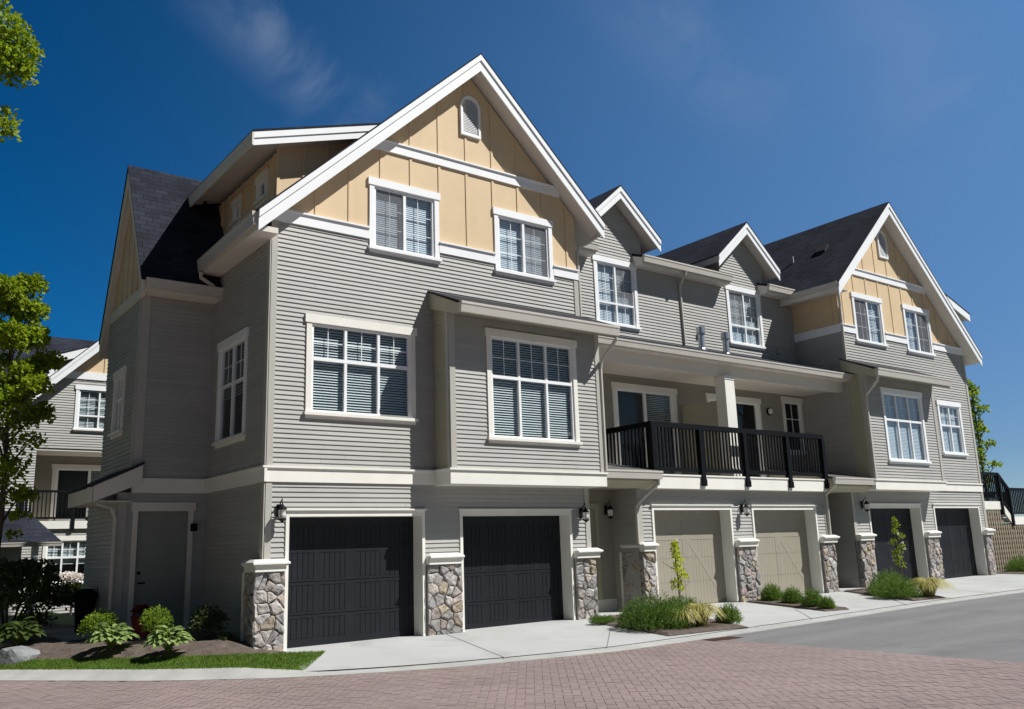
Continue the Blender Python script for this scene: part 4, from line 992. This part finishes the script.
# grass strip
GI = [i for i in range(len(KI)) if KI[i][0] > -5.2]
GO = {}
mb = MB(); gr = random.Random(11); prev = None
for i in GI:
    p = INN[i]; t = Vector((KI[min(i+1, len(KI)-1)][0]-KI[i-1][0], KI[min(i+1, len(KI)-1)][1]-KI[i-1][1])).normalized(); n = Vector((-t.y, t.x)); w = wd(i)
    row = [(p[0]+n.x*(w*k/4-.02), p[1]+n.y*(w*k/4-.02), .0+.022*k+ke(i)) for k in range(5)]
    if prev:
        for k in range(4): mb.poly([prev[k], row[k], row[k+1], prev[k+1]])
        mb.cur = 1
        for _ in range(1900):
            u, v = gr.random(), gr.random()**0.9; a = Vector(prev[0]).lerp(Vector(row[0]), u); b = Vector(prev[4]).lerp(Vector(row[4]), u); g_ = a.lerp(b, v*1.03-.02); g_.z = .088*v+ke(i)-.004
            an = gr.uniform(0, 6.28); h = gr.uniform(.02, .055); d = Vector((math.cos(an), math.sin(an), 0)); l = Vector((gr.gauss(0, .02), gr.gauss(0, .02), h))
            mb.poly([g_-d*.005, g_+d*.005, g_+l])
        mb.cur = 0
    prev = row
tag(obj('grass', mb, ['turf', 'grass']), 'strip of short green grass between the kerb and the garden soil', 'grass', kind='stuff')

# ================================================================== plants
RP = random.Random(21)
def leaf(mb, p, d, up, ln, w, fold=0.15):
    d = d.normalized(); s = d.cross(up)
    if s.length < 1e-3: s = Vector((1, 0, 0))
    s.normalize(); n = s.cross(d); p = Vector(p)
    mb.poly([p, p+d*ln*.45+s*w/2+n*ln*fold*.3, p+d*ln-n*ln*fold*.4, p+d*ln*.45-s*w/2+n*ln*fold*.3])
def rdir(r=RP):
    z = r.uniform(-1, 1); a = r.uniform(0, 6.283); q = math.sqrt(1-z*z); return Vector((q*math.cos(a), q*math.sin(a), z))
def foliage_ball(mb, c, rad, n, ln, w, lumps=9, upb=.3, r=RP):
    c = Vector(c); L = [(rdir(r), r.uniform(.75, 1.15)) for _ in range(lumps)]
    for _ in range(n):
        d = rdir(r)
        if d.z < -.35: d.z *= -.6; d.normalize()
        k = max(1-.55*(1-max(0, d.dot(l)))*1.6 if d.dot(l) > .4 else .72 for l, s in L)*r.uniform(.95, 1.05)
        f = r.random()**.35*k
        p = c+Vector((d.x*rad[0], d.y*rad[1], d.z*rad[2]))*f
        leaf(mb, p, d*.6+rdir(r)*.9+Vector((0, 0, upb)), rdir(r), ln*r.uniform(.7, 1.25), w*r.uniform(.7, 1.2))
def bush(name, label, cat, c, rad, n, ln, w, m, group=None, needles=False, stems=5):
    t = thing(name, label, cat, c, group); mb = MB()
    if needles:
        for _ in range(n):
            d = rdir(); d.z = abs(d.z); f = RP.random()**.45; b = Vector((d.x*rad[0]*f, d.y*rad[1]*f, d.z*rad[2]*f*RP.uniform(.7, 1.1)))
            ax = (Vector((d.x*.7, d.y*.7, 1))+rdir()*.35).normalized(); L_ = RP.uniform(.04, .10)
            for k in range(5):
                leaf(mb, b+ax*L_*k/5, ax*.8+rdir()*.8, rdir(), ln*RP.uniform(.7, 1.2), w)
    else: foliage_ball(mb, (0, 0, rad[2]*.8), rad, n, ln, w)
    obj('foliage', mb, m, t)
    sb = MB()
    for k in range(stems):
        a = k*2.4; sb.tube([(0, 0, -.03), (.3*rad[0]*math.cos(a), .3*rad[1]*math.sin(a), rad[2]*.5), (.6*rad[0]*math.cos(a), .6*rad[1]*math.sin(a), rad[2]*1.0)], [.014, .01, .005], 5)
    obj('stem', sb, 'bark', t); return t
def tuft(name, label, c, h, sp, n, m, group=None, w=.012):
    t = thing(name, label, 'ornamental grass', c, group); mb = MB()
    for _ in range(n):
        a = RP.uniform(0, 6.283); o = Vector((math.cos(a), math.sin(a), 0)); s = o.cross(Vector((0, 0, 1))); L_ = RP.uniform(.5, 1.0); hh = h*RP.uniform(.7, 1.1); pv = None
        b0 = o*RP.uniform(0, sp*.18)
        for k in range(5):
            f = k/4; p = b0+o*sp*L_*f**1.25+Vector((0, 0, hh*(2.5*f-(1.45+.75*L_)*f*f))); ww = w*(1-f*.85)
            q = (p-s*ww, p+s*ww)
            if pv: mb.poly([pv[0], pv[1], q[1], q[0]])
            pv = q
    obj('blades', mb, m, t)
    return t
def hosta(label, c, r, m, n=60, group='hostas in the garden bed'):
    t = thing('hosta_plant', label, 'plant', c, group); mb = MB(); st = MB()
    for k in range(n):
        a = k*2.399; rr = r*math.sqrt((k+1)/n); o = Vector((math.cos(a), math.sin(a), 0)); s = Vector((-o.y, o.x, 0)); h = r*.95*(1-.62*(rr/r)**1.3)*RP.uniform(.85, 1.1)
        b = o*rr*.55+Vector((0, 0, h)); L_ = r*RP.uniform(.38, .55); w = L_*.62; dip = .15+.45*rr/r; pv = None; tl = RP.uniform(-.3, .3)
        st.tube([(0, 0, 0), tuple(b*.6+Vector((0, 0, .05))), tuple(b)], .004, 4)
        for i in range(6):
            f = i/5; p = b+o*L_*f+Vector((0, 0, L_*(.35*f-dip*f*f))); ww = w*math.sin(math.pi*min(.98, f*.86+.1))**.8*.5*(1 if i < 5 else .1)
            q = (p-s*ww+Vector((0, 0, ww*(.35+tl))), p, p+s*ww+Vector((0, 0, ww*(.35-tl))))
            if pv: mb.poly([pv[0], pv[1], q[1], q[0]]); mb.poly([pv[1], pv[2], q[2], q[1]])
            pv = q
    obj('leaves', mb, m, t); obj('stem', st, 'leaf_bright', t); return t
def tree(name, label, base, trunk, r0, limbs, clumps, ln, w, m, group=None, flowers=None):
    """trunk/limbs: point lists relative to base; clumps: (centre, radii, n)"""
    t = thing(name, label, 'tree', base, group); tb = MB(); k = len(trunk)
    tb.tube(trunk, [r0*(1-.75*i/(k-1)) for i in range(k)], 8)
    for l in limbs: tb.tube(l, [r0*.42*(1-.75*i/(len(l)-1)) for i in range(len(l))], 6)
    obj('trunk', tb, 'bark', t, smooth=True); cb = MB()
    for c, rad, n in clumps: foliage_ball(cb, c, rad, n, ln, w, lumps=6, upb=-.15)
    obj('crown', cb, m, t)
    if flowers:
        fb = MB()
        for c in flowers:
            for i in range(9): leaf(fb, Vector(c), rdir()+Vector((0, -.3, .2)), rdir(), .05, .045)
        obj('flowers', fb, 'petal', t)
    return t
z1 = lambda x, y: happron(x, y)+.02
# driveway bed by the entry
bush('rosemary_bush', 'large dark green needle-leaved bush at the kerb in the bed with the lime tree', 'bush', (6.42, -2.35, z1(6.42, -2.35)), (.62, .72, .56), 2600, .055, .011, 'leaf_needle', needles=True)
bush('rosemary_bush', 'low mid green bush behind the straw grass, right of the lime tree', 'bush', (8.0, -1.55, z1(8, -1.55)), (.62, .5, .38), 1700, .055, .011, 'leaf_box', needles=True)
bush('rosemary_bush', 'small mid green bush at the right tip of the bed with the lime tree', 'bush', (7.88, -2.85, z1(7.8, -2.8)), (.22, .22, .34), 700, .05, .011, 'leaf_box', needles=True)
bush('ground_cover', 'small low green plant at the left edge of the bed by the entry step', 'plant', (6.35, -1.05, z1(6.4, -1)), (.28, .2, .10), 350, .05, .012, 'leaf_needle', needles=True, stems=2)
tuft('ornamental_grass', 'yellow straw-coloured grass clump between the large green bush and another clump', (6.78, -2.72, z1(6.78, -2.72)), .40, .42, 330, 'straw', 'straw coloured grass clumps')
tuft('ornamental_grass', 'yellow straw-coloured grass clump left of a small round green bush', (7.20, -2.78, z1(7.2, -2.78)), .48, .48, 420, 'straw', 'straw coloured grass clumps')
# lime sapling
def sapling(name, label, base, h, m, n, wd, fl=None, seed=1, ln=.055):
    r = random.Random(seed); tr = [(0, 0, 0)]+[(r.uniform(-.04, .04), r.uniform(-.04, .04), h*k/4) for k in range(1, 5)]
    limbs = [[(0, 0, h*.08), (.09, .02, h*.35), (.07, .0, h*.7)]]+[[tuple(tr[2][j]*(1) for j in (0, 1))+(h*(.3+.1*i),), (wd*r.uniform(-1, 1), wd*r.uniform(-.6, .6), h*(.45+.1*i))] for i in range(4)]
    cl = []
    for i in range(9):
        f = i/8; q = wd*math.sin(math.pi*(.12+.82*f))*.5
        cl.append(((r.uniform(-.5, .5)*q*1.3, r.uniform(-.5, .5)*q*1.3, h*(.36+.62*f)), (wd*r.uniform(.3, .5)*(1-.5*f), wd*r.uniform(.3, .5)*(1-.5*f), h*.085), n))
    return tree(name, label, base, tr, .02, limbs, cl, ln, ln*.75, m, flowers=fl)
sapling('lime_tree', 'slim lime green sapling in front of the first taupe garage door', (8.62, -.95, z1(8.3, -1)), 1.42, 'leaf_lime', 75, .40, [(.0, 0, 1.44), (.03, -.02, 1.50), (-.03, .0, 1.38)], 4, .055)
# three balls
for i, (x, y, r, l) in enumerate(((12.2, -.55, .25, 'round green bush at the stone pier between the taupe doors, back of its row'), (11.92, -1.32, .23, 'round green bush in the middle of the row in front of the taupe garages'), (11.55, -2.12, .235, 'round green bush at the kerb end of the row in front of the taupe garages'), (11.35, -2.6, .14, 'tiny green bush at the pointed kerb end of the narrow bed'))):
    bush('round_bush', l, 'bush', (x, y, z1(x, y)), (r, r, r*1.45), int(2300*r/.29*.6), .045, .011, 'leaf_box', 'small bushes in the narrow driveway bed', needles=True)
# right bed
bush('rosemary_bush', 'wide green bush at the kerb in front of the third charcoal garage door', 'bush', (14.72, -2.2, z1(14.8, -2.2)), (.55, .58, .46), 2000, .055, .011, 'leaf_box', needles=True)
bush('rosemary_bush', 'green bush behind the wide one, below the white flowering shrub', 'bush', (15.5, -1.55, z1(15.4, -1.6)), (.55, .5, .55), 1700, .055, .011, 'leaf_box', needles=True)
tuft('ornamental_grass', 'straw-coloured grass clump at the right tip of the far driveway bed', (15.42, -2.62, z1(15.4, -2.6)), .50, .62, 620, 'straw', 'straw coloured grass clumps')
sapling('rose_shrub', 'tall leafy shrub with white flowers in front of the third charcoal garage door', (16.72, -1.2, z1(16.7, -1.2)), 1.8, 'leaf_lime2', 55, .36, [(-.05, -.1, 1.45), (.1, -.12, 1.35), (.18, -.1, 1.05), (.02, -.15, 1.2)], 9, .06)
bush('rosemary_bush', 'green bush at the foot of the lattice under the outdoor stairs', 'bush', (26.1, -.15, .2), (.75, .6, .5), 1800, .06, .013, 'leaf_box', needles=True)
# left garden
bush('yellow_green_bush', 'yellow green bush behind the left hosta, nearest the dark drum', 'bush', (-2.0, 1.95, .20), (.34, .32, .32), 1500, .05, .018, 'leaf_bright', 'yellow green bushes by the utility door')
bush('yellow_green_bush', 'yellow green bush in front of the utility door between the red pot and right hosta', 'bush', (-1.34, 1.05, .20), (.27, .26, .33), 1200, .05, .018, 'leaf_bright', 'yellow green bushes by the utility door')
hosta('pale green hosta in front of the left yellow green bush', (-2.0, 1.0, .17), .40, 'leaf_hosta')
hosta('pale green hosta with broad leaves in front of the utility door, near the grass', (-1.42, .05, .14), .38, 'leaf_hosta')
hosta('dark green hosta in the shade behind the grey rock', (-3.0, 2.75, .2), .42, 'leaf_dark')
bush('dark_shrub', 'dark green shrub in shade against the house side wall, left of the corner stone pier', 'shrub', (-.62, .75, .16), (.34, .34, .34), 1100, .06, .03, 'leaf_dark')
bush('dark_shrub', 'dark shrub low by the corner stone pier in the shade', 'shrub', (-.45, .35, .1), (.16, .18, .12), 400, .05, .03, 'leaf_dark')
def big_shrub():
    t = thing('dark_shrub', 'big dark spreading shrub at the left edge under the maple tree', 'shrub', (-2.95, 4.5, .2)); mb = MB()
    for i in range(24):
        a = i*2.4; f = math.sqrt((i+.5)/24); foliage_ball(mb, (.08+math.cos(a)*.95*f, math.sin(a)*.95*f, .38+.85*(1-f*f)+RP.uniform(-.15, .15)), (.36, .36, .30), 330, .075, .05, 5)
    obj('foliage', mb, 'leaf_dark', t); sb = MB()
    for k in range(7): a = k*.9; sb.tube([(0, 0, -.05), (.3*math.cos(a), .3*math.sin(a), .5), (.7*math.cos(a), .7*math.sin(a), 1.05)], [.03, .02, .008], 6)
    obj('stem', sb, 'bark', t)
big_shrub()
# maple at the left edge
def maple():
    base = (-3.16, 4.9, .02); r = random.Random(17)
    tr = [(0, 0, 0), (-.02, 0, 1.2), (.02, 0, 2.4), (.0, 0, 3.6), (-.05, 0, 4.9), (-.1, 0, 6.3)]
    limbs = []; cl = []
    for i in range(22):
        f = i/21; z = 2.5+4.1*f; a = i*2.399; q = (.25+.55*math.sin(math.pi*min(1, .18+.75*f)))*r.uniform(.75, 1.1)
        if f < .35: q *= .6
        p = (math.cos(a)*q-.12*f, math.sin(a)*q, z+.25)
        limbs.append([(0, 0, z-.35), (p[0]*.5, p[1]*.5, z), p])
        cl.append((p, (.32, .32, .30), 430 if f > .35 else 130)); cl.append(((p[0]*.5, p[1]*.5, z+.1), (.3, .3, .3), 230 if f > .35 else 60))
    cl += [((.22, -.25, 5.0), (.4, .35, .45), 520), ((.25, -.25, 5.7), (.36, .35, .4), 460), ((-.2, -.3, 6.5), (.35, .3, .35), 380), ((-.1, -.3, 4.4), (.38, .3, .4), 420), ((-.1, 0, 6.75), (.25, .25, .28), 260), ((.15, 0, 6.3), (.3, .3, .3), 300), ((.3, -.1, 2.35), (.2, .2, .16), 90), ((.22, -.1, 2.0), (.14, .14, .12), 50), ((.35, .0, 2.7), (.22, .22, .2), 120)]
    tree('maple_tree', 'slender maple with bright green leaves at the left edge beside the far house', base, tr, .075, limbs, cl, .085, .075, 'leaf_maple')
maple()
def over_tree():
    base = (-5.55, 1.6, 0); r = random.Random(8)
    tr = [(0, 0, -.2), (.05, 0, 3), (.1, -.1, 6), (.2, -.2, 9), (.25, -.3, 11.6)]; limbs = []; cl = []
    for i in range(26):
        f = i/25; z = 7.25+4.4*f; a = i*2.399; q = (1.35*math.sin(math.pi*(.2+.72*f)))*r.uniform(.75, 1.05)
        p = (.2+math.cos(a)*q, -.2+math.sin(a)*q, z); limbs.append([(.15, -.15, z-.8), (p[0]*.5, p[1]*.5, z-.2), p]); cl.append((p, (.48, .48, .40), 420))
    cl += [((1.45, -.5, 9.35), (.5, .5, .42), 480), ((1.3, -.4, 10.1), (.55, .55, .45), 480), ((1.55, -.55, 9.8), (.42, .42, .34), 330), ((1.12, -.5, 8.72), (.25, .25, .22), 120)]
    tree('maple_tree', 'tall maple whose crown enters at the upper left corner of the view', base, tr, .13, limbs, cl, .095, .08, 'leaf_maple')
over_tree()
def right_tree():
    base = (30.6, 2.9, .1); r = random.Random(5); tr = [(0, 0, 0), (.05, 0, 2), (-.05, 0, 4), (0, 0, 5.6), (-.1, 0, 7.2)]; limbs = []; cl = []
    for i in range(15):
        f = i/14; z = 3.2+3.9*f; a = i*2.399; q = (.5-.3*f)*r.uniform(.4, 1.2); p = (math.cos(a)*q, math.sin(a)*q, z+.2); limbs.append([(0, 0, z-.3), p]); cl.append((p, (.24, .24, .24), 75)); cl.append(((0, 0, z), (.18, .18, .25), 35))
    tree('young_tree', 'young slender tree with loose green leaves behind the outdoor stairs', base, tr, .06, limbs, cl, .12, .10, 'leaf_maple')
right_tree()

# ================================================================== small things on the left
def rock():
    import bmesh
    bm = bmesh.new(); bmesh.ops.create_icosphere(bm, subdivisions=3, radius=1); r = random.Random(2); L = [(rdir(r), r.uniform(.72, .95)) for _ in range(14)]
    for v in bm.verts:
        d = v.co.normalized(); k = min([1]+[s/max(.2, d.dot(l)) for l, s in L if d.dot(l) > .4]); v.co = Vector((d.x*.34*k, d.y*.26*k, d.z*.24*k))
    me = bpy.data.meshes.new('rock'); bm.to_mesh(me); me.materials.append(M['rock']); o = bpy.data.objects.new('rock', me); COL.objects.link(o); o.location = (-3.12, 2.0, .06); tag(o, 'smooth pale grey rock on the soil at the left end of the grass', 'rock')
rock()
t = thing('flowering_shrub', 'white flowering shrub in front of the lower window of the far house', 'shrub', (.28, 15.6, .06)); mb = MB(); foliage_ball(mb, (0, 0, .62), (.42, .40, .42), 700, .09, .06); obj('foliage', mb, 'leaf_dark', t)
mb = MB(); foliage_ball(mb, (0, 0, .98), (.42, .40, .20), 900, .08, .07); obj('flowers', mb, 'petal', t); mb = MB(); mb.tube([(0, 0, -.1), (.02, 0, .4), (.1, 0, .8)], [.04, .03, .01], 6); mb.tube([(0, 0, .2), (-.12, .05, .5), (-.2, .05, .8)], [.03, .02, .01], 6); obj('stem', mb, 'bark', t)
t = thing('dark_drum', 'dark rounded drum standing in for an unclear object against the left wall of the house, behind the yellow green bush', 'bin', (-1.80, 3.95, .26)); t.scale = (.85, .85, .8); mb = MB(); mb.lathe((0, 0, 0), [(.17, 0), (.22, .75), (.24, .8)], 16); obj('body', mb, 'black', t, smooth=True); mb = MB(); mb.lathe((0, 0, .8), [(.25, 0), (.24, .06), (.15, .14), (.0, .16)], 16); obj('lid', mb, 'black', t, smooth=True); mb = MB(); mb.tube([(-.18, -.14, .7), (-.2, -.2, .95), (.2, -.2, .95), (.18, -.14, .7)], .014, 6); obj('handle', mb, 'black', t)  # plain lidded drum, stand-in for an unclear dark object
t = thing('plant_pot', 'dark red glazed pot between the two yellow green bushes', 'plant pot', (-1.28, 2.1, .22)); mb = MB(); mb.lathe((0, 0, 0), [(.11, 0), (.17, .3), (.19, .36), (.15, .34)], 16); obj('pot', mb, 'red', t, smooth=True); mb = MB(); foliage_ball(mb, (0, 0, .42), (.16, .16, .14), 160, .07, .04); obj('foliage', mb, mat('red_leaf', (.16, .01, .015), .5, .2, translucent=.2), t)

# ================================================================== outdoor stairs on the right
def stairs():
    t = thing('outdoor_stairs', 'raised stair landing with black railing and tan lattice skirt at the right edge', 'stairs', (25.4, .8, 0))
    def B(x0, x1, y0, y1, z0, z1): b = MB(); b.box(x0, x1, y0, y1, z0, z1); return b
    obj('landing', B(.25, 1.65, 0, 1.6, 2.38, 2.52), 'soffit', t); obj('landing', B(2.3, 6.0, 0, 1.6, 1.85, 1.99), 'soffit', t)
    b = MB(); b.box(.2, 1.65, -.04, 0, 2.27, 2.55); obj('fascia', b, 'cream', t); b = MB(); b.box(2.3, 6, -.04, 0, 1.74, 2.02); obj('fascia', b, 'cream', t)
    b = MB(); b.prism([(1.65, -.04, 2.27), (1.65, -.04, 2.55), (2.3, -.04, 2.02), (2.3, -.04, 1.74)], (0, .04, 0)); obj('stringer', b, 'cream', t)
    for k in range(3): obj('tread', B(1.65+.22*k, 1.87+.22*k, 0, 1.6, 2.3-.14*k, 2.36-.14*k), 'soffit', t)
    r = MB()
    for (a, c) in (((.25, -.03, 3.50), (1.65, -.03, 3.50)), ((1.65, -.03, 3.50), (2.3, -.03, 2.98)), ((2.3, -.03, 2.98), (6, -.03, 2.98)), ((.25, -.03, 3.50), (.25, 1.6, 3.50)), ((.25, 1.6, 3.50), (1.65, 1.6, 3.50)), ((1.65, 1.6, 3.5), (2.3, 1.6, 2.98)), ((2.3, 1.6, 2.98), (6, 1.6, 2.98))): r.bar(a, c, .09, .10)
    for (a, c) in (((.25, -.03, 2.66), (1.65, -.03, 2.66)), ((1.65, -.03, 2.66), (2.3, -.03, 2.13)), ((2.3, -.03, 2.13), (6, -.03, 2.13))): r.bar(a, c, .05, .05)
    rl = obj('railing', r, 'black', t)
    for x, za, zb in ((.25, 2.3, 3.5), (1.65, 2.1, 3.5), (2.3, 1.7, 2.98), (4.2, 1.8, 2.98), (6, 1.8, 2.98)):
        b = MB(); b.box(x-.06, x+.06, -.09, .03, za, zb); obj('post', b, 'black', rl)
    for y0 in (-.03, 1.6):
        for k in range(44):
            x = .37+k*.13
            if x > 5.95: break
            zt = 3.48 if x < 1.65 else 2.95 if x > 2.3 else 3.48-(x-1.65)*.8
            zl = zt-.83; b = MB(); b.box(x-.018, x+.018, y0-.018, y0+.018, zl, zt); obj('baluster', b, 'black', rl)
    b = MB()
    for k in range(34): x = .3+k*.165; b.box(x-.042, x+.042, -.026, -.012, .1, 2.28 if x < 1.62 else 1.76)
    for k in range(13): z = .2+k*.165; b.box(.25, 1.68 if z > 1.7 else 5.9, -.011, .0, z-.042, z+.042)
    obj('lattice', b, 'wood', t)
    for x in (.2, 2.3, 6.0): obj('support_post', B(x-.06, x+.06, .02, .14, 0, 2.2 if x < 2 else 1.8), 'wood', t)
    b = MB(); b.box(.2, 6, .5, .55, 0, 1.8); obj('back_panel', b, 'bark', t)
stairs()

# ================================================================== the house beyond, on the left
def far_house():
    h = thing('townhouse', 'grey townhouse with a balcony, partly hidden beyond the left end of the near row', 'townhouse', (0, 0, 0))
    F = FY(17); win = (.26, 1.72, 5.62, 7.16); win2 = (-.36, 1.2, .80, 2.34)
    mb = MB(); siding(mb, F, [(-.95, 5.08), (7, 5.08), (7, 7.4), (-.95, 7.4)], [opening(win)]); obj('street_wall', mb, 'siding', h)
    mb = MB(); siding(mb, F, [(-3.0, 0), (-.75, 0), (-.75, 7.0), (-3.0, 7.0)]); obj('street_wall', mb, 'siding', h)
    mb = MB(); siding(mb, F, [(-.75, 0), (7, 0), (7, 2.6), (-.75, 2.6)], [opening(win2)]); obj('street_wall', mb, 'siding', h)
    mb = MB(); mb.box(-.97, 7, 17.01, 18.5, 5.0, 5.08); mb.box(-.75, 7, 17.02, 18.5, 2.6, 2.76); obj('balcony_deck', mb, 'soffit', h)
    mb = MB(); mb.box(-1.05, 7, 16.9, 17.0, 2.56, 2.80); obj('fascia', mb, 'cream', h)
    mb = MB(); siding(mb, FY(18.5), [(-.8, 2.7), (7, 2.7), (7, 5.1), (-.8, 5.1)], [opening((-.0, 2.3, 2.72, 4.72))]); mb.box(-.82, -.76, 17.02, 18.5, 2.7, 5.08); obj('balcony_wall', mb, 'plain', h)
    window(h, FY(18.5), (-.0, 2.3, 2.72, 4.72), 'door', 'right', 'cream', name='sliding_door'); window(h, F, win, 'dormer', 'full'); window(h, F, win2, 'six', 'half', 'cream')
    mb = MB(); zz = 11.42; panel(mb, F, [(-.5, 7.3), (3.75, 11.3), (7, 8.2), (7, 7.3)]); battens(mb, F, [(-.5, 7.3), (3.75, 11.3), (7, 8.2), (7, 7.3)], [], .5, .6); g = obj('gable_panel', mb, 'beige', h)
    mb = MB(); mb.fbox(F, -.97, 7, 7.36, 7.60, 0, .05); obj('frieze_board', mb, 'white', g)
    gable_roof(h, 3.75, 11.55, -1.08, 8.5, .985, 16.5, 24)
    # shed dormer
    mb = MB(); mb.prism([(-.75, 17.0, 7.95), (1.6, 17.0, 8.85), (1.6, 17.0, 8.9), (-.75, 17.0, 8.0)], (0, 3, 0)); d = obj('dormer_roof', mb, 'shingle', h)
    mb = MB(); mb.prism([(-.75, 16.99, 7.94), (1.6, 16.99, 8.84), (1.6, 16.99, 8.6), (-.75, 16.99, 7.70)], (0, .04, 0)); obj('rake_board', mb, 'white', d)
    mb = MB(); mb.poly([(-.35, 17.4, 6.9), (1.6, 17.4, 8.6), (1.6, 17.4, 8.75), (-.35, 17.4, 8.0)]); obj('dormer_front', mb, 'beige', d)
    mb = MB(); mb.prism([(-9, 17.3, 6.9), (-9, 21, 9.55), (-9, 21, 9.6), (-9, 17.3, 6.95)], (14, 0, 0)); obj('roof', mb, 'shingle', h)
    mb = MB(); siding(mb, FY(17.6), [(-9, 0), (-3, 0), (-3, 7), (-9, 7)]); obj('street_wall', mb, 'siding', h)
    # porch roof
    mb = MB(); mb.prism([(-4.5, 15, 2.08), (-.2, 15, 2.08), (-.85, 16.99, 3.05), (-4.5, 16.99, 3.05)], (0, 0, .05)); p = obj('porch_roof', mb, 'shingle', h)
    gutter(p, (-4.5, 15.02, 2.12), (-.2, 15.02, 2.12), (0, -1, 0), h=.12, w=.1)
    mb = MB(); mb.box(-.95, -.78, 15.1, 15.27, 0, 2.05); obj('porch_post', mb, 'white', p)
    mb = MB(); siding(mb, FY(15.9), [(-4.5, 0), (-1.1, 0), (-1.1, 2.1), (-4.5, 2.1)]); obj('porch_wall', mb, 'siding', p)
    r = MB(); r.box(-1.06, 6, 16.88, 16.95, 3.68, 3.75); r.box(-1.06, 6, 16.9, 16.94, 2.86, 2.92); rl = obj('balcony_railing', r, 'black', h)
    for x in (-1.03, .42, 1.9): b = MB(); b.box(x-.05, x+.05, 16.86, 16.96, 2.5, 3.7); obj('post', b, 'black', rl)
    for k in range(28): x = -.95+k*.115; b = MB(); b.box(x-.014, x+.014, 16.9, 16.93, 2.9, 3.7); obj('baluster', b, 'black', rl)
    mb = MB(); mb.box(-9, 8, 24, 24.1, 0, 7); mb.box(6.98, 7, 17, 24, 0, 7.3); obj('rear_wall', mb, 'plain', h)
far_house()

# ================================================================== unseen trees added across street and lane to block sky light
def wood():
    r = random.Random(31); mb = MB()
    def crown(cx, cy, h, w):
        for k in range(260):
            d = rdir(r); f = r.random()**.4; p = Vector((cx+d.x*w*f, cy+d.y*w*f, h*.55+d.z*h*.47*f))
            mb.cur = 0; leaf(mb, p, rdir(r), rdir(r), r.uniform(.9, 1.8), r.uniform(.7, 1.3))
        mb.cur = 1; mb.tube([(cx, cy, -.6), (cx, cy, h*.6)], [.22, .1], 6)
    for i in range(15): crown(-46+i*6.2+r.uniform(-1.5, 1.5), -36+r.uniform(-3, 3), r.uniform(8, 12), r.uniform(3, 4.2))
    for i in range(8): crown(-21+r.uniform(-2, 2), -22+i*5.2, r.uniform(8, 12), r.uniform(2.6, 3.6))
    tag(obj('wood', mb, ['leaf_dark', 'bark']), 'unseen leafy wood added across the street and lane to darken the shaded walls', 'wood', kind='stuff')
wood()
